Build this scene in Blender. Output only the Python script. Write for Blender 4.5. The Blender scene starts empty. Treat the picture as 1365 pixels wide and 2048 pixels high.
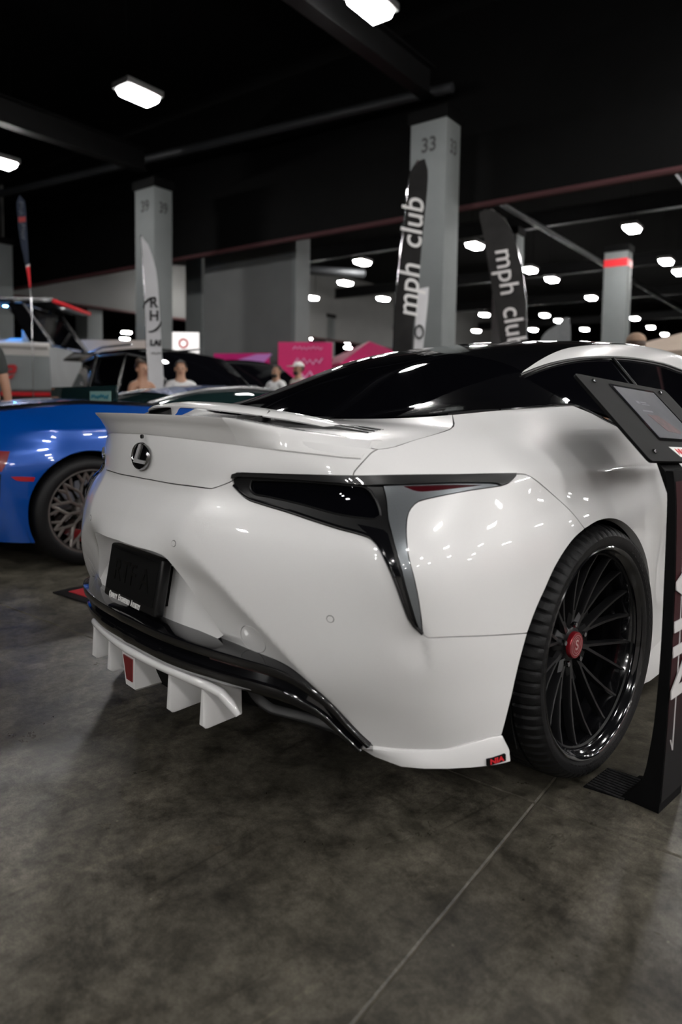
import bpy, bmesh, math, random
import numpy as np
from mathutils import Vector, Matrix, Euler
from mathutils.geometry import delaunay_2d_cdt

scene = bpy.context.scene
C = scene.collection
random.seed(4)

# ---------------------------------------------------------------- camera
CAM = (1.7944, -.8295, 1.0117); YAW, PITCH, ROLL = .8198, .0675, .0140
cam_data = bpy.data.cameras.new('camera')
cam_data.sensor_fit = 'VERTICAL'; cam_data.sensor_height = 36.0; cam_data.lens = 23.99
cam_data.shift_y = -119.5 / 2048
cam_data.dof.use_dof = True; cam_data.dof.focus_distance = 2.15; cam_data.dof.aperture_fstop = 1.9
cam = bpy.data.objects.new('camera', cam_data); C.objects.link(cam)
_f = Vector((-math.sin(YAW) * math.cos(PITCH), math.cos(YAW) * math.cos(PITCH), -math.sin(PITCH)))
_r = Vector((math.cos(YAW), math.sin(YAW), 0)); _u = _r.cross(_f)
_r2 = _r * math.cos(ROLL) + _u * math.sin(ROLL); _u2 = _u * math.cos(ROLL) - _r * math.sin(ROLL)
_m = Matrix((_r2, _u2, -_f)).transposed().to_4x4(); _m.translation = Vector(CAM)
cam.matrix_world = _m
scene.camera = cam

# ---------------------------------------------------------------- world, exposure (the hall is lit by its luminaires, some added out of view, built further down)
world = bpy.data.worlds.new('world'); scene.world = world; world.use_nodes = True
world.node_tree.nodes['Background'].inputs[0].default_value = (.5, .55, .62, 1)
world.node_tree.nodes['Background'].inputs[1].default_value = .012
scene.view_settings.view_transform = 'Standard'; scene.view_settings.look = 'None'
scene.view_settings.gamma = 1.0; scene.view_settings.use_curve_mapping = False
scene.view_settings.exposure = 0.0
LAMP_POWER = 158.0          # emission strength of a ceiling luminaire's diffuser
scene.cycles.use_denoising = True
scene.cycles.max_bounces = 5; scene.cycles.diffuse_bounces = 3; scene.cycles.glossy_bounces = 4; scene.cycles.transmission_bounces = 2; scene.cycles.use_adaptive_sampling = True; scene.cycles.adaptive_threshold = .03; scene.cycles.caustics_reflective = False; scene.cycles.caustics_refractive = False
scene.cycles.sample_clamp_indirect = 4.0
# ---------------------------------------------------------------- helpers
PI = math.pi
def mat(name, col, rough=.5, metal=0.0, coat=0.0, spec=.5, emit=None, estr=0.0, noise=0.0, nscale=8.0, bump=0.0, bscale=60.0, trans=0.0, ior=1.45, coat_rough=.03, detail=4.0):
    m = bpy.data.materials.new(name); m.use_nodes = True; nt = m.node_tree; b = nt.nodes['Principled BSDF']
    c4 = (*col, 1)
    b.inputs['Base Color'].default_value = c4; b.inputs['Roughness'].default_value = rough; b.inputs['Metallic'].default_value = metal
    b.inputs['Coat Weight'].default_value = coat; b.inputs['Coat Roughness'].default_value = coat_rough
    b.inputs['Specular IOR Level'].default_value = spec; b.inputs['Transmission Weight'].default_value = trans; b.inputs['IOR'].default_value = ior
    if emit: b.inputs['Emission Color'].default_value = (*emit, 1); b.inputs['Emission Strength'].default_value = estr
    tc = nt.nodes.new('ShaderNodeTexCoord')
    if noise:
        n = nt.nodes.new('ShaderNodeTexNoise'); n.inputs['Scale'].default_value = nscale; n.inputs['Detail'].default_value = detail
        nt.links.new(tc.outputs['Object'], n.inputs['Vector'])
        r = nt.nodes.new('ShaderNodeValToRGB')
        r.color_ramp.elements[0].position = .3; r.color_ramp.elements[1].position = .7
        r.color_ramp.elements[0].color = (*[max(0, x * (1 - noise)) for x in col], 1); r.color_ramp.elements[1].color = (*[min(1, x * (1 + noise)) for x in col], 1)
        nt.links.new(n.outputs['Fac'], r.inputs['Fac']); nt.links.new(r.outputs['Color'], b.inputs['Base Color'])
    if bump:
        n2 = nt.nodes.new('ShaderNodeTexNoise'); n2.inputs['Scale'].default_value = bscale; n2.inputs['Detail'].default_value = 3
        nt.links.new(tc.outputs['Object'], n2.inputs['Vector'])
        bp = nt.nodes.new('ShaderNodeBump'); bp.inputs['Strength'].default_value = bump; bp.inputs['Distance'].default_value = .01
        nt.links.new(n2.outputs['Fac'], bp.inputs['Height']); nt.links.new(bp.outputs['Normal'], b.inputs['Normal'])
    return m
def link(name, me, m=None, parent=None):
    o = bpy.data.objects.new(name, me); C.objects.link(o)
    if m is not None:
        me.materials.clear(); me.materials.append(m)
    if parent is not None: o.parent = parent
    return o
def mesh(name, V, F, m=None, parent=None, smooth=True, angle=40, normals=None):
    me = bpy.data.meshes.new(name); me.from_pydata([tuple(map(float, v)) for v in V], [], [tuple(map(int, f)) for f in F]); me.update()
    if normals is not None:
        me.polygons.foreach_set('use_smooth', [True] * len(me.polygons))
        me.normals_split_custom_set_from_vertices([tuple(map(float, n)) for n in normals])
    elif smooth:
        me.polygons.foreach_set('use_smooth', [True] * len(me.polygons)); me.set_sharp_from_angle(angle=math.radians(angle))
    return link(name, me, m, parent)
def bm_obj(name, bm, m=None, parent=None, smooth=True, angle=40):
    me = bpy.data.meshes.new(name); bmesh.ops.recalc_face_normals(bm, faces=bm.faces); bm.to_mesh(me); bm.free()
    if smooth:
        me.polygons.foreach_set('use_smooth', [True] * len(me.polygons)); me.set_sharp_from_angle(angle=math.radians(angle))
    return link(name, me, m, parent)
def add_box(bm, c, s, rot=None, bev=0.0, seg=2):
    g = bmesh.ops.create_cube(bm, size=1.0); vs = g['verts']
    bmesh.ops.scale(bm, vec=Vector(s), verts=vs)
    if bev:
        es = list({e for v in vs for e in v.link_edges})
        r = bmesh.ops.bevel(bm, geom=es, offset=bev, segments=seg, affect='EDGES', profile=.5)
        vs = list({v for f in r['faces'] for v in f.verts} | {v for v in vs if v.is_valid})
        seen = set(vs); stack = list(vs)
        while stack:
            v = stack.pop()
            for e in v.link_edges:
                w = e.other_vert(v)
                if w not in seen: seen.add(w); stack.append(w)
        vs = list(seen)
    if rot is not None: bmesh.ops.rotate(bm, cent=(0, 0, 0), matrix=Euler(rot).to_matrix(), verts=vs)
    bmesh.ops.translate(bm, vec=Vector(c), verts=vs)
    return vs
def box(name, c, s, m, parent=None, rot=None, bev=0.0):
    bm = bmesh.new(); add_box(bm, c, s, rot, bev); return bm_obj(name, bm, m, parent)
def tube_vf(P, rad, n=8, base=0, cap=True):
    """verts, faces of a tube along points P with radius (or list of radii)"""
    P = [Vector(p) for p in P]; R = rad if hasattr(rad, '__len__') else [rad] * len(P)
    V = []; F = []; prev = None
    for i, p in enumerate(P):
        t = (P[min(i + 1, len(P) - 1)] - P[max(i - 1, 0)]).normalized()
        if prev is None: a = t.orthogonal().normalized()
        else: a = (prev - t * prev.dot(t)).normalized()
        prev = a; b = t.cross(a)
        for k in range(n):
            w = 2 * PI * k / n; V.append(p + (a * math.cos(w) + b * math.sin(w)) * R[i])
    for i in range(len(P) - 1):
        for k in range(n):
            F.append((base + i * n + k, base + i * n + (k + 1) % n, base + (i + 1) * n + (k + 1) % n, base + (i + 1) * n + k))
    if cap: F += [tuple(base + k for k in reversed(range(n))), tuple(base + (len(P) - 1) * n + k for k in range(n))]
    return V, F
def tube(name, P, rad, m, parent=None, n=8):
    V, F = tube_vf(P, rad, n); return mesh(name, V, F, m, parent)
def loft(name, rows, m=None, parent=None, close=False, cap=False, angle=40, flip=False):
    """rows: list of equal-length polylines"""
    n = len(rows[0]); V = [p for r in rows for p in r]; F = []
    for i in range(len(rows) - 1):
        for k in range(n if close else n - 1):
            q = (i * n + k, i * n + (k + 1) % n, (i + 1) * n + (k + 1) % n, (i + 1) * n + k)
            F.append(q[::-1] if flip else q)
    if cap: F += [tuple(range(n))[::-1] if not flip else tuple(range(n)), tuple((len(rows) - 1) * n + k for k in range(n)) if not flip else tuple((len(rows) - 1) * n + k for k in range(n))[::-1]]
    return mesh(name, V, F, m, parent, angle=angle)
def lathe(name, prof, m, parent=None, seg=64, axis='X', close=False, angle=40, radf=None):
    """prof: (axial, radius) pairs"""
    V = []; F = []; n = len(prof)
    for i in range(seg):
        a = 2 * PI * i / seg
        for k, (x, r) in enumerate(prof):
            rr = r if radf is None else radf(i, k, x, r)
            y, z = rr * math.cos(a), rr * math.sin(a)
            V.append((x, y, z) if axis == 'X' else ((y, x, z) if axis == 'Y' else (y, z, x)))
    for i in range(seg):
        j = (i + 1) % seg
        for k in range(n if close else n - 1):
            F.append((i * n + k, j * n + k, j * n + (k + 1) % n, i * n + (k + 1) % n))
    bm = bmesh.new(); vs = [bm.verts.new(v) for v in V]
    for f in F:
        try: bm.faces.new([vs[q] for q in f])
        except ValueError: pass
    bmesh.ops.remove_doubles(bm, verts=bm.verts, dist=1e-6)
    return bm_obj(name, bm, m, parent, angle=angle)
def empty(name, loc=(0, 0, 0), rz=0.0):
    o = bpy.data.objects.new(name, None); C.objects.link(o); o.location = loc; o.rotation_euler = (0, 0, rz); o.empty_display_size = .1
    return o
def tag(o, label, cat, group=None):
    o['label'] = label; o['category'] = cat
    if group: o['group'] = group
    return o
def struct(o, label=None):
    o['kind'] = 'structure'
    if label: o['label'] = label
    return o
def copy_tree(o, parent=None):
    c = o.copy(); C.objects.link(c)
    if parent is not None: c.parent = parent
    for ch in o.children: copy_tree(ch, c)
    return c
def text(name, body, size, m, parent=None, mw=None, ext=.002, xs=1.0, shear=0.0, off=0.0, align='CENTER', spacing=1.0, res=4):
    cu = bpy.data.curves.new('txt', 'FONT'); cu.body = body; cu.size = size; cu.extrude = ext; cu.align_x = align; cu.align_y = 'CENTER'
    cu.shear = shear; cu.offset = off; cu.space_character = spacing; cu.resolution_u = res
    t = bpy.data.objects.new('txt', cu); C.objects.link(t); dg = bpy.context.evaluated_depsgraph_get(); dg.update()
    me = bpy.data.meshes.new_from_object(t.evaluated_get(dg)); bpy.data.objects.remove(t); bpy.data.curves.remove(cu)
    me.transform(Matrix.Diagonal((xs, 1, 1, 1)))
    if mw is not None: me.transform(mw)
    me.name = name; return link(name, me, m, parent)
def frame(o, x, y):
    """matrix whose local x,y run along given world directions, origin o"""
    x = Vector(x).normalized(); y = Vector(y); y = (y - x * y.dot(x)).normalized(); z = x.cross(y)
    M = Matrix((x, y, z)).transposed().to_4x4(); M.translation = Vector(o); return M
def catmull(P, step):
    P = [np.asarray(p, float) for p in P]
    if len(P) == 2:
        n = max(1, int(np.linalg.norm(P[1] - P[0]) / step)); return [P[0] + (P[1] - P[0]) * i / n for i in range(n + 1)]
    Q = [2 * P[0] - P[1]] + P + [2 * P[-1] - P[-2]]; out = []
    for i in range(1, len(Q) - 2):
        n = max(1, int(np.linalg.norm(Q[i + 1] - Q[i]) / step))
        for j in range(n):
            t = j / n
            out.append(.5 * (2 * Q[i] + (Q[i + 1] - Q[i - 1]) * t + (2 * Q[i - 1] - 5 * Q[i] + 4 * Q[i + 1] - Q[i + 2]) * t * t + (3 * Q[i] - Q[i - 1] - 3 * Q[i + 1] + Q[i + 2]) * t**3))
    out.append(P[-1]); return out
def inside(poly, pts):
    x, y = pts[:, 0], pts[:, 1]; r = np.zeros(len(pts), bool); n = len(poly)
    for i in range(n):
        x1, y1 = poly[i]; x2, y2 = poly[(i + 1) % n]
        c = ((y1 > y) != (y2 > y))
        with np.errstate(divide='ignore', invalid='ignore'):
            r ^= c & (x < (x2 - x1) * (y - y1) / (y2 - y1) + x1)
    return r
def area2(P):
    P = np.asarray(P); x, y = P[:, 0], P[:, 1]; return .5 * np.sum(x * np.roll(y, -1) - np.roll(x, -1) * y)
def inset(P, d):
    P = np.asarray(P); a = np.roll(P, 1, 0); b = np.roll(P, -1, 0)
    def nrm(v): return v / np.maximum(np.linalg.norm(v, axis=1, keepdims=True), 1e-9)
    e1 = nrm(P - a); e2 = nrm(b - P); n1 = np.stack([-e1[:, 1], e1[:, 0]], 1); n2 = np.stack([-e2[:, 1], e2[:, 0]], 1)
    s = nrm(n1 + n2); k = np.clip((s * n1).sum(1), .35, 1)
    return P + s * (d / k)[:, None]
def poly_of(curves, step, sym=False, mirror=False):
    P = []
    for c in curves:
        q = catmull(c, step)
        if P and np.linalg.norm(P[-1] - q[0]) < 2e-3: q = q[1:]
        P += q
    if np.linalg.norm(P[0] - P[-1]) < 2e-3: P.pop()
    P = np.array(P)
    if sym:
        M = P[::-1] * [-1, 1]; M = M[np.abs(M[:, 0]) > 1e-6]; P = np.concatenate([P, M])
    if mirror: P = P * [-1, 1]
    keep = [0]
    for i in range(1, len(P)):
        if np.linalg.norm(P[i] - P[keep[-1]]) > 1e-3: keep.append(i)
    P = P[keep]
    if area2(P) < 0: P = P[::-1]
    return P
def panel(name, curves, m, parent, surf=None, off=0.0, step=.014, gap=.0014, flange=.012, holes=(), sym=False, mirror=False, flip=False, post=None):
    """a sheet cut out of a curved skin, with a turned-in edge all round; holes are ready-made polygons"""
    P = poly_of(curves, step * .8, sym, mirror); P = inset(P, gap)
    loops = [P]
    for h in holes:
        h = np.asarray(h)
        if area2(h) > 0: h = h[::-1]
        loops.append(h)
    lo, hi = P.min(0), P.max(0)
    gx, gy = np.meshgrid(np.arange(lo[0], hi[0], step), np.arange(lo[1], hi[1], step)); gx = gx + (np.arange(gx.shape[0]) % 2)[:, None] * step * .5
    G = np.stack([gx.ravel(), gy.ravel()], 1); ok = inside(P, G)
    for h in loops[1:]: ok &= ~inside(h, G)
    G = G[ok]; B = np.concatenate(loops)
    d = np.full(len(G), 9.0)
    for i in range(0, len(B), 200): d = np.minimum(d, np.linalg.norm(G[:, None] - B[None, i:i + 200], axis=2).min(1))
    G = G[d > step * .55]
    allp = np.concatenate([B, G]); E = []; k = 0
    for l in loops: E += [(k + i, k + (i + 1) % len(l)) for i in range(len(l))]; k += len(l)
    r = delaunay_2d_cdt([Vector(q) for q in allp], E, [], 0, 1e-7)
    V2 = np.array([tuple(v) for v in r[0]]); T = np.array([f for f in r[2] if len(f) == 3])
    cen = V2[T].mean(1); ok = inside(P, cen)
    for h in loops[1:]: ok &= ~inside(h, cen)
    T = T[ok]
    pos, nor = surf(V2[:, 0], V2[:, 1], off)
    if post is not None: pos, nor = post(pos, nor, V2)
    if len(T):
        a = pos[T]; fn = np.cross(a[:, 1] - a[:, 0], a[:, 2] - a[:, 0]); s = (fn * nor[T[:, 0]]).sum(1).sum()
        if s < 0: T = T[:, ::-1]
    V = list(pos); N = list(nor); F = [tuple(t) for t in T]
    if flange:
        for l in loops:
            q, n = surf(l[:, 0], l[:, 1], off)
            if post is not None: q, n = post(q, n, l)
            t = np.roll(q, -1, 0) - np.roll(q, 1, 0); o = np.cross(t, n); o /= np.maximum(np.linalg.norm(o, axis=1, keepdims=True), 1e-9)
            b = len(V); L = len(l); V += list(q) + list(q - n * flange); N += list(o) + list(o)
            sgn = np.cross(q[1] - q[0], (q - n * flange)[0] - q[0]).dot(o[0])
            for i in range(L):
                f = (b + i, b + (i + 1) % L, b + L + (i + 1) % L, b + L + i); F.append(f if sgn > 0 else f[::-1])
    return mesh(name, V, F, m, parent, normals=N)
# ---------------------------------------------------------------- materials
M = {}
M['white'] = mat('pearl_white_paint', (.795, .79, .79), rough=.3, coat=1.0, coat_rough=.02, noise=.012, nscale=900, detail=1)
M['gloss'] = mat('gloss_black', (.004, .004, .005), rough=.12, coat=1.0, coat_rough=.02)
M['glass'] = mat('dark_tinted_glass', (.002, .002, .003), rough=.02, spec=.6)
M['satin'] = mat('satin_black_plastic', (.005, .005, .0055), rough=.36, bump=.03, bscale=500)
M['matte'] = mat('matte_black', (.004, .004, .004), rough=.85, spec=.15)
M['rubber'] = mat('tyre_rubber', (.0045, .0045, .005), rough=.5, bump=.15, bscale=300, spec=.3)
M['grey_metal'] = mat('lamp_grey_metallic', (.20, .215, .23), rough=.32, metal=.55, coat=.8, noise=.1, nscale=700)
M['red_lens'] = mat('dark_red_reflector', (.045, .003, .006), rough=.15, coat=1.0)
M['red_light'] = mat('deep_red_lamp', (.17, .010, .014), rough=.25, coat=.6)
M['chrome'] = mat('smoked_chrome', (.30, .30, .31), rough=.12, metal=1.0)
M['white_print'] = mat('white_print', (.80, .79, .78), rough=.5)
M['grey_print'] = mat('light_grey_print', (.62, .60, .60), rough=.6)
M['red_print'] = mat('red_print', (.65, .02, .03), rough=.5)
M['spoke'] = mat('satin_black_alloy', (.012, .012, .013), rough=.3, metal=.3, spec=.5)
def carbon():
    m = mat('carbon_fibre', (.012, .012, .012), rough=.3, coat=1.0); nt = m.node_tree; b = nt.nodes['Principled BSDF']
    tc = nt.nodes['Texture Coordinate']; w = nt.nodes.new('ShaderNodeTexWave'); w.wave_type = 'BANDS'; w.bands_direction = 'DIAGONAL'; w.inputs['Scale'].default_value = 110
    w.inputs['Distortion'].default_value = .4; r = nt.nodes.new('ShaderNodeValToRGB'); r.color_ramp.elements[0].color = (.003, .003, .003, 1); r.color_ramp.elements[1].color = (.022, .022, .023, 1)
    nt.links.new(tc.outputs['Object'], w.inputs['Vector']); nt.links.new(w.outputs['Fac'], r.inputs['Fac']); nt.links.new(r.outputs['Color'], b.inputs['Base Color']); return m
M['carbon'] = carbon()
def concrete(name, base):
    m = bpy.data.materials.new(name); m.use_nodes = True; nt = m.node_tree; b = nt.nodes['Principled BSDF']; L = nt.links.new
    geo = nt.nodes.new('ShaderNodeNewGeometry')
    def noise(sc, det, rough=.6, dist=0.0, vec=None):
        n = nt.nodes.new('ShaderNodeTexNoise'); n.inputs['Scale'].default_value = sc; n.inputs['Detail'].default_value = det; n.inputs['Roughness'].default_value = rough; n.inputs['Distortion'].default_value = dist
        L(vec if vec is not None else geo.outputs['Position'], n.inputs['Vector']); return n.outputs['Fac']
    def ramp(f, a, bb, ca, cb):
        r = nt.nodes.new('ShaderNodeValToRGB'); r.color_ramp.elements[0].position = a; r.color_ramp.elements[1].position = bb
        r.color_ramp.elements[0].color = (*ca, 1); r.color_ramp.elements[1].color = (*cb, 1); L(f, r.inputs['Fac']); return r.outputs['Color']
    def mix(t, f, a, c):
        x = nt.nodes.new('ShaderNodeMix'); x.data_type = 'RGBA'; x.blend_type = t
        if isinstance(f, float): x.inputs[0].default_value = f
        else: L(f, x.inputs[0])
        L(a, x.inputs[6]); L(c, x.inputs[7]); return x.outputs[2]
    k = base
    big = ramp(noise(.9, 4, .6, .5), .36, .66, [x * .55 for x in k], [x * 1.35 for x in k])
    mid = ramp(noise(7.0, 9, .78, .35), .36, .66, (.30, .30, .275), (1.45, 1.43, 1.37)); col = mix('MULTIPLY', 1.0, big, mid)
    spots = ramp(noise(38, 8, .75, .2), .34, .60, (.45, .44, .41), (1.12, 1.11, 1.09)); col = mix('MULTIPLY', .85, col, spots)
    grit = ramp(noise(260, 4, .7), .32, .70, (.62, .61, .60), (1.30, 1.29, 1.27)); col = mix('MULTIPLY', .9, col, grit)
    # brown rust-like blotches
    rust = ramp(noise(3.1, 7, .75, .6), .66, .74, (1, 1, 1), (1.25, 1.0, .72)); col = mix('MULTIPLY', .7, col, rust)
    # long thin scratches and skid lines, pale and dark
    for rot, sc, w, ca in ((.35, .9, .006, (.55, .54, .52)), (1.25, .75, .005, (.6, .6, .58)), (-.5, .8, .006, (1.35, 1.34, 1.3)), (2.2, .7, .004, (1.4, 1.38, 1.35)), (.8, .6, .005, (.5, .5, .48))):
        mp2 = nt.nodes.new('ShaderNodeMapping'); mp2.inputs['Rotation'].default_value = (0, 0, rot); mp2.inputs['Scale'].default_value = (3.2, .22, 1); L(geo.outputs['Position'], mp2.inputs['Vector'])
        v = nt.nodes.new('ShaderNodeTexVoronoi'); v.feature = 'DISTANCE_TO_EDGE'; v.inputs['Scale'].default_value = sc; v.inputs['Randomness'].default_value = 1.0; L(mp2.outputs['Vector'], v.inputs['Vector'])
        br = ramp(noise(2.2 + sc, 3, .6), .5, .62, (0, 0, 0), (1, 1, 1)); sline = ramp(v.outputs['Distance'], 0.0, w, ca, (1, 1, 1)); col = mix('MULTIPLY', br, col, sline)
    # pale specks of grit
    v = nt.nodes.new('ShaderNodeTexVoronoi'); v.inputs['Scale'].default_value = 16; L(geo.outputs['Position'], v.inputs['Vector'])
    sp = ramp(v.outputs['Distance'], .03, .05, (3.2, 3.2, 3.1), (1, 1, 1)); br = ramp(noise(5.0, 2), .58, .66, (0, 0, 0), (1, 1, 1)); col = mix('MULTIPLY', br, col, sp)
    L(col, b.inputs['Base Color'])
    rr = nt.nodes.new('ShaderNodeMapRange'); rr.inputs['From Min'].default_value = .3; rr.inputs['From Max'].default_value = .7; rr.inputs['To Min'].default_value = .24; rr.inputs['To Max'].default_value = .50
    L(noise(4.0, 6, .7, .8), rr.inputs['Value']); L(rr.outputs['Result'], b.inputs['Roughness'])
    b.inputs['Specular IOR Level'].default_value = .42
    bp = nt.nodes.new('ShaderNodeBump'); bp.inputs['Strength'].default_value = .12; bp.inputs['Distance'].default_value = .004; L(noise(45, 6, .7), bp.inputs['Height']); L(bp.outputs['Normal'], b.inputs['Normal'])
    return m
M['concrete'] = concrete('worn_concrete', (.116, .108, .093))
M['joint'] = mat('joint_filler', (.085, .075, .058), rough=.9, noise=.4, nscale=30)
M['ceil'] = mat('black_ceiling', (.0008, .0008, .0009), rough=.9, spec=.1, noise=.5, nscale=.6)
M['beam'] = mat('black_steel', (.0014, .0014, .0015), rough=.7, spec=.12, noise=.3, nscale=3)
M['column'] = mat('grey_painted_column', (.155, .168, .168), rough=.7, noise=.06, nscale=2, bump=.1, bscale=30)
M['slab_grey'] = mat('grey_partition', (.13, .135, .135), rough=.75, noise=.05, nscale=1.5)
M['lamp'] = mat('lamp_diffuser', (.9, .9, .9), rough=.5, emit=(1.0, .98, .955), estr=LAMP_POWER)
M['tray'] = mat('lamp_tray', (.10, .10, .10), rough=.5)
# ---------------------------------------------------------------- coupe body skin (wrap surface: u = girth from rear centre, z = height)
def nat_spline(xk, yk, x):
    xk = np.asarray(xk, float); yk = np.asarray(yk, float); n = len(xk); h = np.diff(xk)
    A = np.eye(n); B = np.zeros((n,) + yk.shape[1:])
    for i in range(1, n - 1):
        A[i, i - 1] = h[i - 1]; A[i, i] = 2 * (h[i - 1] + h[i]); A[i, i + 1] = h[i]
        B[i] = 6 * ((yk[i + 1] - yk[i]) / h[i] - (yk[i] - yk[i - 1]) / h[i - 1])
    M = np.linalg.solve(A, B.reshape(n, -1)).reshape(B.shape)
    x = np.asarray(x, float); k = np.clip(np.searchsorted(xk, x) - 1, 0, n - 2)
    ex = (...,) + (None,) * (yk.ndim - 1)
    a = (xk[k + 1] - x)[ex]; b = (x - xk[k])[ex]; hk = h[k][ex]
    return (M[k] * a**3 + M[k + 1] * b**3) / (6 * hk) + (yk[k] / hk - M[k] * hk / 6) * a + (yk[k + 1] / hk - M[k + 1] * hk / 6) * b

# rows: height, then (x, y) at each girth station
ROWS = [
 (.13, [(0,.12),(.19,.13),(.36,.17),(.51,.245),(.66,.305),(.790,.382),(.866,.456),(.917,.558),(.945,.738),(.935,.94),(.925,1.2),(.90,1.6),(.885,2.3),(.89,3.2),(.91,3.83),(.86,4.3),(.62,4.6),(0,4.70)]),
 (.20, [(0,.08),(.19,.09),(.37,.135),(.525,.215),(.68,.287),(.800,.370),(.872,.449),(.921,.555),(.948,.737),(.945,.94),(.945,1.2),(.90,1.6),(.885,2.3),(.89,3.2),(.925,3.83),(.88,4.3),(.66,4.62),(0,4.74)]),
 (.28, [(0,.045),(.195,.058),(.375,.105),(.54,.185),(.695,.268),(.815,.352),(.881,.437),(.925,.551),(.951,.734),(.952,.94),(.95,1.2),(.895,1.6),(.88,2.3),(.888,3.2),(.94,3.83),(.89,4.3),(.68,4.63),(0,4.76)]),
 (.36, [(0,.02),(.2,.035),(.38,.075),(.55,.152),(.715,.243),(.83,.335),(.888,.425),(.928,.548),(.953,.73),(.962,.94),(.952,1.2),(.885,1.6),(.872,2.3),(.885,3.2),(.945,3.83),(.895,4.3),(.69,4.63),(0,4.77)]),
 (.45, [(0,.007),(.2,.022),(.38,.06),(.56,.136),(.73,.225),(.842,.312),(.896,.408),(.932,.543),(.956,.73),(.966,.94),(.955,1.2),(.88,1.6),(.868,2.3),(.88,3.2),(.945,3.83),(.895,4.3),(.69,4.63),(0,4.77)]),
 (.55, [(0,0),(.2,.015),(.38,.054),(.56,.128),(.73,.213),(.84,.286),(.895,.382),(.932,.54),(.957,.73),(.968,.94),(.956,1.2),(.883,1.6),(.87,2.3),(.88,3.2),(.94,3.83),(.89,4.3),(.69,4.62),(0,4.76)]),
 (.66, [(0,.003),(.2,.018),(.38,.064),(.56,.136),(.722,.211),(.826,.269),(.885,.37),(.925,.54),(.951,.73),(.961,.94),(.952,1.2),(.893,1.6),(.878,2.3),(.882,3.2),(.93,3.83),(.87,4.3),(.67,4.58),(0,4.71)]),
 (.73, [(0,.027),(.2,.041),(.38,.09),(.555,.162),(.70,.228),(.80,.288),(.862,.388),(.905,.552),(.934,.735),(.941,.94),(.94,1.2),(.90,1.6),(.882,2.3),(.88,3.2),(.915,3.83),(.85,4.28),(.64,4.52),(0,4.65)]),
 (.80, [(0,.07),(.2,.083),(.38,.13),(.55,.202),(.683,.27),(.77,.34),(.83,.43),(.877,.575),(.908,.745),(.917,.945),(.912,1.2),(.893,1.6),(.875,2.3),(.87,3.2),(.89,3.83),(.81,4.2),(.58,4.42),(0,4.53)]),
 (.85, [(0,.078),(.2,.091),(.38,.134),(.55,.208),(.67,.28),(.745,.37),(.805,.465),(.862,.605),(.893,.755),(.90,.95),(.893,1.2),(.88,1.6),(.86,2.3),(.852,3.2),(.86,3.83),(.74,4.1),(.5,4.3),(0,4.4)]),
 (.89, [(0,.082),(.2,.096),(.38,.142),(.55,.218),(.652,.293),(.71,.375),(.765,.472),(.825,.61),(.858,.76),(.868,.955),(.865,1.2),(.857,1.6),(.842,2.3),(.83,3.2),(.82,3.83),(.68,4.02),(.45,4.18),(0,4.25)]),
 (.93, [(0,.09),(.2,.106),(.38,.155),(.54,.235),(.62,.315),(.665,.392),(.714,.485),(.77,.62),(.805,.77),(.822,.96),(.828,1.2),(.826,1.6),(.815,2.3),(.80,3.2),(.77,3.83),(.62,3.95),(.4,4.05),(0,4.1)]),
 (.97, [(0,.10),(.19,.118),(.36,.175),(.50,.255),(.57,.335),(.615,.415),(.655,.51),(.70,.64),(.745,.785),(.772,.97),(.785,1.2),(.787,1.6),(.78,2.3),(.765,3.2),(.71,3.83),(.56,3.85),(.36,3.9),(0,3.93)]),
 (1.01,[(0,.12),(.17,.14),(.32,.20),(.44,.29),(.51,.37),(.555,.455),(.595,.55),(.638,.68),(.69,.81),(.725,.985),(.742,1.2),(.745,1.6),(.74,2.3),(.725,3.2),(.65,3.75),(.5,3.7),(.3,3.72),(0,3.75)]),
 (1.05,[(0,.15),(.15,.17),(.27,.23),(.37,.33),(.44,.41),(.49,.50),(.53,.60),(.575,.72),(.635,.84),(.68,1.0),(.70,1.2),(.705,1.6),(.70,2.3),(.685,3.2),(.58,3.65),(.42,3.6),(.25,3.6),(0,3.6)]),
]
ZR = np.array([r[0] for r in ROWS]); NET = np.array([r[1] for r in ROWS])
_m = NET[6]; UK = np.concatenate([[0], np.cumsum(np.linalg.norm(np.diff(_m, axis=0), axis=1))])
DU, DZ = .006, .005
UG = np.arange(0, UK[-1] + DU, DU); UG[-1] = UK[-1]; ZG = np.arange(ZR[0], ZR[-1] + 1e-6, DZ)
_a = nat_spline(ZR, NET, ZG)                       # (nz, nk, 2)
_b = nat_spline(UK, np.swapaxes(_a, 0, 1), UG)     # (nu, nz, 2)
TAB = np.concatenate([_b, np.broadcast_to(ZG[None, :, None], _b.shape[:2] + (1,))], 2)
TAB[0, :, 0] = 0

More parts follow.
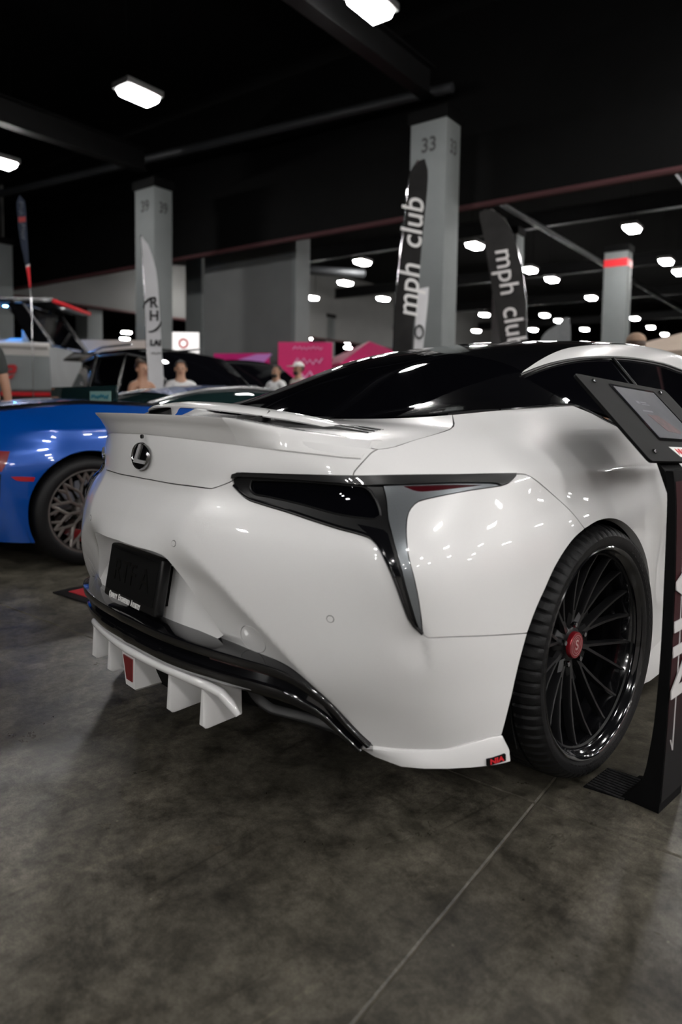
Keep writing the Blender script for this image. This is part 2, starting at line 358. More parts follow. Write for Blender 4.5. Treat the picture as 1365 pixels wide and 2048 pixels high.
def sstep(a, b, x):
    t = np.clip((x - a) / (b - a), 0, 1); return t * t * (3 - 2 * t)
def tab_normals(T):
    du = np.gradient(T, axis=0); dz = np.gradient(T, axis=1)
    n = np.cross(du, dz); return n / np.linalg.norm(n, axis=2, keepdims=True)
RIDGE = [(.2646, .6779), (.355, .6271), (.4369, .5718), (.5059, .5154), (.5699, .456), (.6294, .4007), (.686, .3385), (.7376, .2697), (.7805, .2034)]
def crease_field():
    """sculpted planes of the bumper: distance left/below a slanted ridge pulls the skin inward"""
    U, Z = np.meshgrid(UG, ZG, indexing='ij'); d = np.zeros_like(U)
    # slanted ridge: signed distance to a polyline in girth/height, positive on its lower left side
    best = np.full(U.shape, 9.0)
    s = np.zeros_like(U)
    for (ax, az), (bx, bz) in zip(RIDGE[:-1], RIDGE[1:]):
        L = math.hypot(bx - ax, bz - az); tx, tz = (bx - ax) / L, (bz - az) / L
        k = np.clip((U - ax) * tx + (Z - az) * tz, 0, L); dx, dz = U - ax - k * tx, Z - az - k * tz; dd = np.hypot(dx, dz)
        sg = np.sign(dx * tz - dz * tx); m = dd < best; best = np.where(m, dd, best); s = np.where(m, sg * dd, s)
    s = np.maximum(s, 0)
    soft = np.sqrt(s * s + .006**2) - .006
    fade = sstep(.70, .56, Z) * sstep(.10, .32, U)
    d -= .055 * (1 - np.exp(-soft * .66 / .055)) * fade
    # undercut below the low side crease
    s2 = np.where(Z < .335, .335 - Z, 0); s2 = np.sqrt(s2 * s2 + .008**2) - .008
    d -= s2 * .05 * sstep(.62, .86, U) * sstep(1.6, 1.3, U)
    # centre section set back behind a soft upright edge, from the lid notch down to the ridge
    e = .275 + (Z - .68) * .30; q = np.where(U < e, e - U, 0); q = np.sqrt(q * q + .02**2) - .02
    d -= .013 * (1 - np.exp(-q / .07)) * sstep(.62, .70, Z) * sstep(.815, .78, Z)
    # shoulder crease carried forward from the lamp tip
    zc = .8545 - (U - 1.3) * .038; q = np.abs(Z - zc); q = np.sqrt(q * q + .003**2) - .003
    d += .007 * np.exp(-q / .022) * sstep(1.19, 1.42, U) * sstep(2.6, 2.2, U)
    # short hollow running down from the lamp's lower tip
    ue = .889 - (.5129 - Z) * .02; q = U - ue
    d -= .007 * sstep(.012, -.004, q) * sstep(-.09, 0, q) * sstep(.40, .49, Z) * sstep(.56, .50, Z)
    # tuck-under strip below the plate recess
    s3 = np.where(Z < .437, .437 - Z, 0); s3 = np.sqrt(s3 * s3 + .005**2) - .005
    d -= np.minimum(s3 * .5, .012) * sstep(.50, .36, U)
    return d
NRM = tab_normals(TAB); TAB0 = TAB.copy(); NRM0 = NRM.copy(); NRM0[0, :, 0] = 0
TAB = TAB + NRM * crease_field()[..., None]
TAB[0, :, 0] = 0
NRM = tab_normals(TAB); NRM[0, :, 0] = 0; NRM /= np.linalg.norm(NRM, axis=2, keepdims=True)

def _samp(A, u, z):
    au = np.abs(u); fu = np.clip(au / DU, 0, len(UG) - 1.001); fz = np.clip((z - ZG[0]) / DZ, 0, len(ZG) - 1.001)
    i = fu.astype(int); j = fz.astype(int); a = (fu - i)[..., None]; b = (fz - j)[..., None]
    r = (A[i, j] * (1 - a) + A[i + 1, j] * a) * (1 - b) + (A[i, j + 1] * (1 - a) + A[i + 1, j + 1] * a) * b
    r[..., 0] *= np.where(u < 0, -1, 1)
    return r
def SP0(u, z, off=0.0):
    u = np.asarray(u, float); z = np.asarray(z, float); n = _samp(NRM0, u, z)
    n = n / np.linalg.norm(n, axis=-1, keepdims=True)
    return _samp(TAB0, u, z) + n * off, n
def SP(u, z, off=0.0):
    u = np.asarray(u, float); z = np.asarray(z, float); n = _samp(NRM, u, z)
    n = n / np.linalg.norm(n, axis=-1, keepdims=True)
    return _samp(TAB, u, z) + n * (np.asarray(off)[..., None] if np.ndim(off) else off), n

# ---------------------------------------------------------------- greenhouse skin (v = centre..sill, r = tail..nose)
GROWS = [
 [(0,.572,.978),(.2,.588,.976),(.365,.62,.976),(.5,.632,.983),(.6,.64,.989),(.655,.64,.9935)],
 [(0,.75,1.064),(.2,.765,1.059),(.37,.785,1.046),(.50,.80,1.032),(.59,.80,1.02),(.687,.80,1.005)],
 [(0,.95,1.146),(.2,.96,1.139),(.37,.975,1.115),(.50,.985,1.092),(.585,.99,1.066),(.712,.985,1.014)],
 [(0,1.2,1.22),(.2,1.2,1.215),(.37,1.2,1.194),(.49,1.2,1.165),(.572,1.2,1.125),(.728,1.18,1.0235)],
 [(0,1.5,1.277),(.22,1.5,1.271),(.40,1.5,1.258),(.502,1.5,1.236),(.583,1.5,1.19),(.785,1.5,.955)],
 [(0,1.9,1.312),(.23,1.9,1.306),(.42,1.9,1.295),(.515,1.9,1.272),(.60,1.9,1.21),(.80,1.9,.935)],
 [(0,2.35,1.319),(.23,2.35,1.313),(.42,2.35,1.303),(.52,2.35,1.275),(.608,2.35,1.19),(.80,2.35,.925)],
 [(0,2.9,1.27),(.25,2.9,1.262),(.44,2.9,1.238),(.55,2.9,1.205),(.65,2.9,1.12),(.79,2.9,.925)],
 [(0,3.4,1.10),(.28,3.4,1.093),(.48,3.4,1.068),(.6,3.4,1.042),(.7,3.4,1.0),(.775,3.4,.93)],
 [(0,3.75,.965),(.3,3.75,.957),(.5,3.75,.95),(.62,3.75,.945),(.70,3.75,.94),(.75,3.75,.925)],
]
GN = np.array(GROWS)
GVK = np.array([0, .22, .40, .53, .65, .93]); GRK = np.array([0, .2, .42, .68, .99, 1.4, 1.85, 2.4, 2.95, 3.35])
GDV, GDR = .006, .008
GV = np.arange(0, GVK[-1] + 1e-6, GDV); GR = np.arange(0, GRK[-1] + 1e-6, GDR)
_a = nat_spline(GRK, GN, GR); _b = nat_spline(GVK, np.swapaxes(_a, 0, 1), GV)   # (nv, nr, 3)
GTAB = _b; GTAB[0, :, 0] = 0
_du = np.gradient(GTAB, axis=0); _dr = np.gradient(GTAB, axis=1); GNRM = np.cross(_du, _dr); GNRM /= np.linalg.norm(GNRM, axis=2, keepdims=True)
GNRM[0, :, 0] = 0
def GP(v, r, off=0.0):
    v = np.asarray(v, float); r = np.asarray(r, float)
    def s(A):
        av = np.abs(v); fu = np.clip(av / GDV, 0, len(GV) - 1.001); fz = np.clip(r / GDR, 0, len(GR) - 1.001)
        i = fu.astype(int); j = fz.astype(int); a = (fu - i)[..., None]; b = (fz - j)[..., None]
        q = (A[i, j] * (1 - a) + A[i + 1, j] * a) * (1 - b) + (A[i, j + 1] * (1 - a) + A[i + 1, j + 1] * a) * b
        q[..., 0] *= np.where(v < 0, -1, 1); return q
    n = s(GNRM); n = n / np.linalg.norm(n, axis=-1, keepdims=True)
    return s(GTAB) + n * off, n
# ---------------------------------------------------------------- hall: building grid is turned 10 degrees against the coupe
GA = math.radians(10); GX = Vector((math.cos(GA), math.sin(GA), 0)); GY = Vector((-math.sin(GA), math.cos(GA), 0))
def g(x, y, z=0.0): return GX * x + GY * y + Vector((0, 0, z))
floor = struct(box('floor', tuple(g(-20, 30, -.054)), (170, 170, .1), M['joint'], rot=(0, 0, GA)), 'worn polished concrete floor of the exhibition hall')
J0 = (.908 * math.cos(GA) + .70 * math.sin(GA), -.908 * math.sin(GA) + .70 * math.cos(GA)); SL = 4.57
def slab_mesh(w, h):
    bm = bmesh.new(); add_box(bm, (0, 0, -.008), (w, h, .016)); 
    es = [e for e in bm.edges if all(v.co.z > -.001 for v in e.verts)]
    bmesh.ops.bevel(bm, geom=es, offset=.003, segments=1, affect='EDGES'); me = bpy.data.meshes.new('slab'); bm.to_mesh(me); bm.free(); me.materials.append(M['concrete']); return me
_sm = slab_mesh(SL - .004, SL - .004)
for i in range(-8, 4):
    for j in range(-4, 8):
        o = bpy.data.objects.new('slab', _sm); C.objects.link(o); o.parent = floor
        p = g(J0[0] + (i + .5) * SL, J0[1] + (j + .5) * SL)
        o.location = p; o.rotation_euler = (0, 0, GA)
floor_far = []
for (cx, cy, w, h) in ((-62, 12, 51, 170), (48, 12, 61, 170), (J0[0] - 2 * SL, 68, 12 * SL, 65), (J0[0] - 2 * SL, -52, 12 * SL, 68)):
    o = box('far_floor_field', tuple(g(cx, cy, -.008)), (w, h, .016), M['concrete'], floor, rot=(0, 0, GA))
ceiling = struct(box('ceiling', tuple(g(-20, 30, 10.2)), (170, 170, .2), M['ceil'], rot=(0, 0, GA)), 'black painted ceiling far above')
# luminaires: rows on the building grid, 7.3 m up
LP = [(-4.8, 8.0), (-10.4, 7.8), (-16.7, 8.1), (-4.9, 24.1), (-10.5, 23.4), (-10.5, 29.0), (-10.5, 31.8), (-5.1, 30.4), (-5.1, 33.1), (-10.6, 38.3), (-18.7, 41.7), (-15.4, 44.0), (-15.6, 47.3), (-15.7, 53.4), (-19.2, 51.7), (-23.4, 50.2), (-10.8, 48.6), (-11.1, 54.5), (-11.3, 60.1), (-11.4, 66.3), (-15.9, 23.5), (-19.5, 27.1), (-20.7, 32.4), (-24.0, 29.9), (-29.8, 36.9), (-29.6, 41.5), (-34.7, 40.4), (-34.2, 45.8), (-34.1, 49.7), (-39.3, 48.8), (-38.8, 53.6), (-42.3, 58.2), (-25.1, 22.4), (-35.7, 30.9), (-50.4, 36.1), (-55.7, 39.7)]
LP += [(.7 + 5.6 * i, -22.1 + 5.6 * j) for i in range(8) for j in range(10) if not (i == 0 and 2 < j < 6)] + [(-4.9, -5.3), (-4.9, -10.9)]  # unseen lamps added to the right and behind the camera to light the coupe
def luminaire():
    r = empty('ceiling_luminaire')
    bm = bmesh.new(); add_box(bm, (0, 0, .075), (.54, .88, .13), bev=.02); bm_obj('tray', bm, M['tray'], r)
    bm = bmesh.new(); vs = add_box(bm, (0, 0, -.03), (.44, .78, .16), bev=.03, seg=1)
    for v in bm.verts:
        if v.co.z < 0: v.co.x *= .86; v.co.y *= .92
    bm_obj('diffuser', bm, M['lamp'], r)
    bm = bmesh.new()
    for s in (-1, 1): add_box(bm, (0, s * .3, 1.5), (.015, .015, 2.75))
    bm_obj('hanger', bm, M['beam'], r); return r
_lum = luminaire()
for i, (x, y) in enumerate(LP):
    o = _lum if i == 0 else copy_tree(_lum)
    o.location = g(x, y, 7.3); o.rotation_euler = (0, 0, GA)
    near = {0: 'bright high-bay lamp hanging right beside the girder of column 33', 1: 'bright high-bay lamp hanging between the girders of columns 33 and 39', 2: 'bright high-bay lamp hanging above the boat mast flag'}
    tag(o, near.get(i, 'white rectangular high-bay lamp hanging under the black ceiling'), 'ceiling lamp', 'high-bay lamps of the hall')
# ---------------------------------------------------------------- white coupe
coupe = tag(empty('sports_coupe', (0, 0, 0)), 'pearl white sports coupe with black roof and ducktail spoiler, parked beside the information stand', 'car')
K = {
'carbon_top': [(.3758,.8263),(.3771,.8352),(.3887,.8421),(.456,.8445),(.5266,.8461),(.6366,.8485),(.7412,.8500),(.8195,.8511),(.903,.8515),(.9995,.8514),(1.092,.8518),(1.1938,.8512)],
'carbon_tip': [(1.1938,.8512),(1.1883,.8444),(1.1635,.8314),(1.1382,.826)],
'carbon_low': [(1.1382,.826),(1.0977,.8321),(.9766,.8339),(.878,.8316),(.8075,.8294),(.7657,.829),(.6919,.8325),(.5723,.8345),(.4633,.8351),(.3984,.8333),(.3758,.8263)],
'lamp_low': [(.3758,.8263),(.3833,.8073),(.409,.7908),(.4409,.7781),(.4925,.7691),(.5602,.7588),(.6575,.743),(.7296,.7318),(.7725,.7261),(.8067,.7185),(.8239,.7045),(.8328,.69),(.8471,.6528),(.8576,.6082),(.868,.5509),(.875,.5321),(.8907,.5129)],
'lamp_out': [(.8907,.5129),(.8962,.5881),(.8951,.6409),(.8901,.6803),(.8874,.7168),(.8837,.7532),(.8839,.7742),(.8946,.792),(.9211,.8023),(1.0172,.8167),(1.1382,.826)],
'grey_in': [(.8139,.8288),(.8394,.7624),(.855,.7292),(.8673,.6818),(.8741,.6233),(.8828,.5374),(.8907,.5129)],
'lens': [(.431,.8271),(.4275,.8102),(.4436,.7949),(.4936,.7897),(.5847,.78),(.7056,.7646),(.7896,.76),(.8066,.7604),(.8192,.768),(.8059,.7909),(.7907,.8086),(.7701,.826)],
'lens_top': [(.7701,.826),(.6918,.8295),(.5733,.8311),(.431,.8271)],
'red': [(.8594,.8286),(.8786,.822),(.8948,.8179),(.9242,.8179),(1.0154,.8248),(1.0763,.829)], 'red_top': [(1.0763,.829),(.9849,.8315),(.8839,.83),(.8594,.8286)],
'arm': [(.765,.7466),(.7912,.7315),(.8136,.722),(.8294,.7019),(.8454,.6683),(.8589,.616),(.8702,.5579),(.8768,.542)], 'arm2': [(.8768,.542),(.8701,.6055),(.863,.6744),(.8458,.7308),(.8357,.7383),(.8007,.7433),(.765,.7466)],
'side_seam': [(.8907,.5129),(.9,.5075),(.953,.5059),(1.0413,.4982),(1.1297,.4893),(1.2138,.4801)],
'tip_seam': [(1.1938,.8512),(1.2211,.8505),(1.2544,.8425),(1.3364,.803),(1.4081,.7546),(1.4590,.7035)],
'arch_a': [(1.2138,.4801),(1.1864,.4063),(1.1611,.3233),(1.1468,.2745),(1.1345,.2375)],
'arch_b': [(1.459,.7035),(1.404,.6865),(1.3554,.66),(1.312,.6238),(1.2735,.5752),(1.2419,.5312),(1.2138,.4801)],
'arch_c': [(1.459,.7035),(1.5302,.7149),(1.5957,.7156),(1.6544,.7052),(1.711,.6772),(1.7709,.6314),(1.8302,.5694),(1.8722,.5012),(1.8943,.4346),(1.9,.3559),(1.895,.27),(1.885,.16)],
'lid_low': [(0,.8007),(.0533,.8007),(.1564,.7996),(.2363,.7994),(.2998,.7979)],
'lid_notch': [(.2998,.7979),(.3147,.7983),(.3326,.804),(.3489,.8101),(.3758,.8215),(.3758,.8263)],
'lid_side': [(.7412,.8500),(.7445,.859),(.7681,.8794),(.8015,.9018),(.8267,.9107)],
'trim': [(0,.4245),(.051,.4241),(.1041,.4222),(.1813,.4200),(.26,.4184),(.3476,.416),(.4106,.4125),(.4682,.4075),(.5406,.3995),(.5924,.3900),(.6281,.3745),(.6618,.3495),(.6994,.3139),(.7403,.2590),(.7794,.2125)],
'trim_hid': [(0,.388),(.15,.388),(.30,.3885),(.40,.391),(.4682,.3965),(.5406,.3975),(.5924,.3900),(.6281,.3745),(.6618,.3495),(.6994,.3139),(.7403,.2590),(.7794,.2125)],
'bump_bot': [(.7794,.2125),(.7823,.2056),(.8348,.206),(.8846,.2107),(.9352,.2141),(1.0048,.2299),(1.0824,.2386),(1.1345,.2375)],
'recess_top': [(0,.6308),(.0731,.6286),(.141,.6279),(.1916,.6244),(.2192,.6162),(.2369,.5995),(.2604,.5707),(.3044,.5182),(.3527,.4694),(.3876,.4290)],
'recess_bot': [(.3876,.4290),(.372,.4150),(.350,.4055),(.30,.4020),(.1718,.4010),(0,.4010)],
'sill': [(1.1385,.9934),(1.3587,1.007),(1.5597,1.0165),(1.7787,1.0237)], 'sill2': [(1.7787,1.0237),(1.8695,.9964),(1.946,.9589),(2.05,.945),(2.25,.939)],
'lid_top': [(.8267,.9107),(.875,.916),(.9508,.9328),(1.0121,.9439),(1.0922,.9581),(1.1253,.9716),(1.1385,.9934)],
}
rev = lambda c: c[::-1]
def circle(c, r, n=32): return np.array([(c[0] + r * math.cos(2 * PI * i / n), c[1] + r * math.sin(2 * PI * i / n)) for i in range(n)])
rec_poly = poly_of([K['recess_top'], K['recess_bot']], .010, sym=True)
tow = (.4930, .4405); TOWR = .040
# bumper with plate recess, tow-eye lid and lamp cut-outs
bumper = panel('rear_bumper', [K['lid_low'], K['lid_notch'], K['lamp_low'], K['side_seam'], K['arch_a'], rev(K['bump_bot']), rev(K['trim_hid'])], M['white'], coupe, SP, sym=True, step=.011, flange=.02,
               holes=[rec_poly, circle(tow, TOWR), circle((-tow[0], tow[1]), TOWR)])
for s in (1, -1):
    panel('tow_eye_lid', [[tuple(q * [s, 1]) for q in circle(tow, TOWR - .0004, 40)] + [tuple(circle(tow, TOWR - .0004, 40)[0] * [s, 1])]], M['white'], bumper, SP, gap=.0012, step=.012)
    for c in ((.2572, .6582), (.7056, .5326)):
        for rr, mm, of, nm in ((.0085, 'matte', .0004, 'sensor_ring'), (.0072, 'white', .0012, 'sensor_cap')):
            q = [tuple(v * [s, 1]) for v in circle(c, rr, 24)]; panel(nm, [q + [q[0]]], M[mm], bumper, SP, off=of, gap=0, step=.005, flange=.004)
# recess: walls running forward to an upright floor
def rec_floor(x, z): return .085 + .10 * abs(x) + .17 * (z - .51)
rp, rn = SP(rec_poly[:, 0], rec_poly[:, 1])
fl = rp.copy(); fl[:, 1] = [rec_floor(q[0], q[2]) for q in rp]
L_ = len(rp); V = list(rp - rn * .001) + list(fl)
mesh('recess_wall', V, [(i, (i + 1) % L_, L_ + (i + 1) % L_, L_ + i) for i in range(L_)], M['white'], bumper, angle=50)
hp_ = poly_of([K['recess_top'], K['recess_bot'], [(0, .4010), (0, .6308)]], .010)
h3 = SP(hp_[:, 0], hp_[:, 1])[0]
for s in (1, -1):
    r = delaunay_2d_cdt([Vector((q[0], q[2])) for q in h3], [(i, (i + 1) % len(h3)) for i in range(len(h3))], [], 1, 1e-7)
    mesh('recess_floor', [(s * v[0], rec_floor(v[0], v[1]), v[1]) for v in r[0]], [tuple(f) if s > 0 else tuple(f)[::-1] for f in r[2]], M['white'], bumper, smooth=False)
# number plate
pl = empty('number_plate', (0, 0, 0)); pl.parent = coupe
PM = frame((0, .041, .5177), (1, 0, 0), (0, math.sin(.173), math.cos(.173)))   # local x right, y up, z out (rearward)
def local_obj(o, Mx): o.data.transform(Mx); o.data.update(); return o
bm = bmesh.new(); add_box(bm, (0, 0, -.014), (.314, .156, .032), bev=.008, seg=3); local_obj(bm_obj('plate_frame', bm, M['satin'], pl), PM)
bm = bmesh.new(); add_box(bm, (0, 0, -.045), (.24, .11, .05)); local_obj(bm_obj('plate_mount', bm, M['matte'], pl), PM)
bm = bmesh.new(); add_box(bm, (0, .006, .002), (.286, .122, .003), bev=.001); local_obj(bm_obj('plate_sheet', bm, M['matte'], pl), PM)
M['emboss'] = mat('black_embossing', (.004, .004, .004), rough=.35, spec=.3)
text('embossed_letters', 'RTF A', .088, M['emboss'], pl, PM @ Matrix.Translation((0, .006, .0035)), ext=.0018, xs=.95)
xx = -.118
for w in ('QUALITY', 'ENGINEERED', 'ARTISTRY'):
    for sz, tx, dy in ((.0235, w[0], .0), (.0185, w[1:], -.0017)):
        t = text('frame_lettering', tx, sz, M['white_print'], pl, None, ext=.0006, xs=.62, align='LEFT', off=.0006)
        wd = max(v.co.x for v in t.data.vertices); local_obj(t, PM @ Matrix.Translation((xx, -.0675 + dy, .0028))); xx += wd + .0018
    xx += .006
# corner panel, quarter panel, boot lid
for s in (False, True):
    panel('rear_corner_panel', [K['lamp_out'], rev(K['carbon_tip']), K['tip_seam'], K['arch_b'], rev(K['side_seam'])], M['white'], coupe, SP, mirror=s, step=.012, flange=.025)
    panel('quarter_panel', [K['carbon_top'][6:], K['tip_seam'], K['arch_c'], [(1.885, .16), (2.25, .16)], [(2.25, .16), (2.25, .939)], rev(K['sill2']), rev(K['sill']), rev(K['lid_top']), rev(K['lid_side'])], M['white'], coupe, SP, mirror=s, step=.016, flange=.025)
boot = panel('boot_lid', [[(0, .945), (.3, .94), (.6, .925), (.8267, .9107)], rev(K['lid_side']), rev(K['carbon_top'][:7]), rev(K['lid_notch']), rev(K['lid_low'])], M['white'], coupe, SP, sym=True, step=.012, flange=.02)
# side of the car further forward
def doorline(u0, u1, nm, arch=None, s=False, z0=.16, top=.939):
    cs = [[(u0, top), (u1, top)], [(u1, top), (u1, z0)]]
    cs.append([(u1, z0), (u0, z0)] if arch is None else None)
    if arch:
        c, rr = arch; a = [(c + rr * math.cos(t), .3557 + rr * math.sin(t)) for t in np.linspace(-.54, PI + .54, 30)]
        cs[-1] = [(u1, z0), (a[0][0], z0)]; cs += [a, [(a[-1][0], z0), (u0, z0)]]
    cs.append([(u0, z0), (u0, top)]); return panel(nm, cs, M['white'], coupe, SP, mirror=s, step=.03, flange=.02)
for s in (False, True):
    doorline(2.25, 3.62, 'door', None, s); doorline(3.62, 5.0, 'front_wing', (4.446, .385), s, top=.90)
panel('front_bumper', [[(UK[-1], .66), (5.0, .66)], [(5.0, .66), (5.0, .16)], [(5.0, .16), (UK[-1], .16)], [(UK[-1], .16), (UK[-1], .66)]], M['white'], coupe, SP, step=.04)
panel('front_bumper', [[(UK[-1], .66), (5.0, .66)], [(5.0, .66), (5.0, .16)], [(5.0, .16), (UK[-1], .16)], [(UK[-1], .16), (UK[-1], .66)]], M['white'], coupe, SP, step=.04, mirror=True)
hood = []
for q in np.linspace(0, 1, 14):
    y0 = 3.62; row = []
    for x in np.linspace(-1, 1, 17):
        u_, z_ = 3.62 + q * 1.9, .90 - .24 * q
        e = SP(np.array([min(u_, UK[-1])]), np.array([z_]))[0][0]
        row.append((e[0] * x, e[1] + (1 - x * x) * .03, e[2] + .05 * (1 - x * x) * (1 - q * .6)))
    hood.append(row)
loft('bonnet', hood, M['white'], coupe, flip=True)
# tail lamps
for s in (False, True):
    lamp = panel('tail_lamp', [K['carbon_low'][4:][::1][::-1] if False else [(.3758,.8263),(.3984,.8333),(.4633,.8351),(.5723,.8345),(.6919,.8325),(.7657,.829),(.8139,.8288)], K['grey_in'], rev(K['lamp_low'])], M['satin'], coupe, SP, off=-.003, mirror=s, step=.010, flange=.02, gap=.001,
                 holes=[poly_of([K['lens'], K['lens_top']], .008, mirror=s)])
    panel('lens', [K['lens'], K['lens_top']], M['glass'], lamp, SP, off=-.009, mirror=s, step=.012, flange=0, gap=-.0015)
    lowrim = K['lamp_low'][1:11]
    V = []; F = []
    P3 = [SP(np.array([q[0] * (-1 if s else 1)]), np.array([q[1] + .004]), .003)[0][0] for q in catmull(K['lamp_low'][1:], .012)]
    Vt, Ft = tube_vf(P3, .0042, 8); mesh('lower_rim', Vt, Ft, M['gloss'], lamp)
    P3 = [SP(np.array([q[0] * (-1 if s else 1)]), np.array([q[1]]), -.004)[0][0] for q in catmull(K['lens'] + K['lens_top'][1:], .01)]
    Vt, Ft = tube_vf(P3, .0028, 6); mesh('lens_bezel', Vt, Ft, M['satin'], lamp)
    panel('lower_insert', [K['arm'], K['arm2']], M['gloss'], lamp, SP, off=.0015, mirror=s, step=.01, flange=.004, gap=.0005)
    gp_ = panel('lamp_blade', [[(.8139,.8288),(.878,.8316),(.9766,.8339),(1.0977,.8321),(1.1382,.826)], rev(K['lamp_out']), rev(K['grey_in'])], M['grey_metal'], coupe, SP, off=.0012, mirror=s, step=.010, flange=.012, gap=.0008, holes=[poly_of([K['red'], K['red_top']], .006, mirror=s)])
    panel('side_reflector', [K['red'], K['red_top']], M['red_lens'], gp_, SP, off=-.001, mirror=s, step=.008, flange=0, gap=-.001)
    panel('carbon_trim', [K['carbon_top'], K['carbon_tip'], K['carbon_low']], M['carbon'], coupe, SP, off=.008, mirror=s, step=.008, flange=.014, gap=.0006)
# badge
bdg = empty('badge'); bdg.parent = coupe
BM = frame((0, .0715, .8626), (1, 0, 0), (0, .06, 1))
def ring(name, ro, ri, d, m, parent, Mx, sx=1.25, seg=48):
    prof = [(0, ri), (d * .7, ri + (ro - ri) * .2), (d, (ro + ri) / 2), (d * .7, ro - (ro - ri) * .2), (0, ro)]
    o = lathe(name, prof, m, parent, seg, 'Z'); o.data.transform(Mx @ Matrix.Diagonal((sx, 1, 1, 1))); return o
def disc(name, r, d, m, parent, Mx, sx=1.25, seg=48):
    o = lathe(name, [(0, r), (d * .6, r), (d, r * .96), (d, 0)], m, parent, seg, 'Z'); o.data.transform(Mx @ Matrix.Diagonal((sx, 1, 1, 1))); return o
disc('badge_disc', .038, .004, M['gloss'], bdg, BM); ring('badge_ring', .040, .0335, .008, M['chrome'], bdg, BM)
Lp = [(-.004, .034), (.010, .034), (-.012, -.010), (.037, -.012), (.033, -.022), (-.034, -.020)]
Lv = [(x, y, .004) for x, y in Lp] + [(x * .96, y * .96, .0085) for x, y in Lp]; n_ = len(Lp)
lo = mesh('badge_letter', Lv, [tuple(range(n_, 2 * n_))] + [(i, (i + 1) % n_, n_ + (i + 1) % n_, n_ + i) for i in range(n_)], mat('bright_chrome', (.62, .62, .63), rough=.35, metal=.4), bdg, smooth=False); local_obj(lo, BM)
# small camera eye above the badge
local_obj(disc('camera_eye', .006, .006, M['gloss'], coupe, Matrix(), 1.0, 20), frame((0, .077, .918), (1, 0, 0), (0, 0, 1)))
# ducktail spoiler
DS = [(0, .062, .982), (.10, .065, .982), (.20, .073, .981), (.30, .085, .980), (.372, .097, .979), (.40, .118, .9735), (.45, .165, .962), (.50, .215, .951), (.55, .268, .942), (.60, .315, .9335), (.645, .345, .930)]
LIPU = [(0, .9260), (.10, .9245), (.20, .9215), (.30, .9172), (.38, .9125), (.43, .9085), (.50, .9035), (.58, .8985), (.64, .8950), (.71, .8905), (.765, .8885)]
DC = catmull([np.array(q) for q in DS[:5]], .03); DW = catmull([np.array(q) for q in DS[4:]], .02)      # straight centre, swept ends: they meet in a crease
def duck_row(q):
    x, y, z = q; lu = np.interp(x, [d[0] for d in DS], [l[0] for l in LIPU]); lz = np.interp(x, [d[0] for d in DS], [l[1] for l in LIPU])
    bo = Vector(SP(np.array([lu]), np.array([lz]), .004)[0][0]); inner = Vector(SP(np.array([lu]), np.array([lz + .004]), -.006)[0][0]); t = Vector((x, y, z)); d = t - bo
    return [tuple(v) for v in (inner, bo + Vector((0, .002, -.003)), bo, bo + d * .35 + Vector((0, .0045, 0)), bo + d * .7 + Vector((0, .0045, 0)), t - d.normalized() * .005, t + Vector((0, .0015, .0008)), t + Vector((0, .008, .001)), Vector((x * .985, y + .075, z - .004)), Vector((x * .97, y + .12, z - .03)))]
segs = [[duck_row(q) for q in DW], [duck_row(q) for q in DC]]
neg = lambda rr: [[(-a, b, c) for a, b, c in r] for r in rr[::-1]]
chain = [neg(segs[0]), neg(segs[1])[:-1] + segs[1], segs[0]]
V = []; F = []
for rr in chain:
    o_ = len(V); n_ = len(rr[0]); V += [p for r in rr for p in r]
    F += [(o_ + i * n_ + k, o_ + i * n_ + k + 1, o_ + (i + 1) * n_ + k + 1, o_ + (i + 1) * n_ + k) for i in range(len(rr) - 1) for k in range(n_ - 1)]
duck = mesh('ducktail_spoiler', V, F, M['white'], coupe, angle=34)
for e in (chain[0][0], chain[-1][-1]): mesh('ducktail_end', e, [tuple(range(len(e)))], M['white'], duck, smooth=False)
# boot deck between spoiler and rear screen
rows = []
NX = 41
for q in np.linspace(0, 1, 15):
    su = .8267 + (1.1385 - .8267) * q; sz = np.interp(su, [c[0] for c in K['lid_top']], [c[1] for c in K['lid_top']])
    e = SP(np.array([su]), np.array([sz]), -.0012)[0][0]; yc = .16 + (.588 - .16) * q; zc = .956 + (.9715 - .956) * q + .006 * math.sin(PI * q)
    rows.append([(x * e[0], yc + (e[1] - yc) * x * x, zc + (e[2] - zc) * (.35 * x * x + .65 * x**4)) for x in np.linspace(-1, 1, NX)])
rows_deck = rows
loft('boot_deck', rows, M['white'], boot, angle=60, flip=True)
# raised active wing
WR = [(0, .165, 1.006), (.12, .178, 1.003), (.25, .222, .992), (.36, .282, .978), (.44, .325, .965), (.52, .378, .945), (.59, .405, .930)]
def wing_row(x, y, z, k):
    d = .115 * (1 - .55 * k**3); up = .010 * (1 - k)
    return [(x, y, z), (x, y + .003, z + .0035), (x * .99, y + d * .5, z + .008 + up * .5), (x * .97, y + d, z + .004 + up), (x * .97, y + d, z - .001 + up), (x * .99, y + d * .5, z + .002 + up * .4), (x, y + .004, z - .004)]
W = catmull(WR, .03); wr = [wing_row(q[0], q[1], q[2], q[0] / .59) for q in W]
rows = [[(-a, b, c) for a, b, c in r] for r in wr[::-1]] + wr[1:]
wing = loft('raised_wing', rows, M['white'], coupe, close=True, cap=True, angle=45)
for s in (-1, 1):
    mesh('wing_bracket', *tube_vf([(s * .27, .262, .985), (s * .27, .275, .945)], [.05, .042], 12), M['satin'], wing)
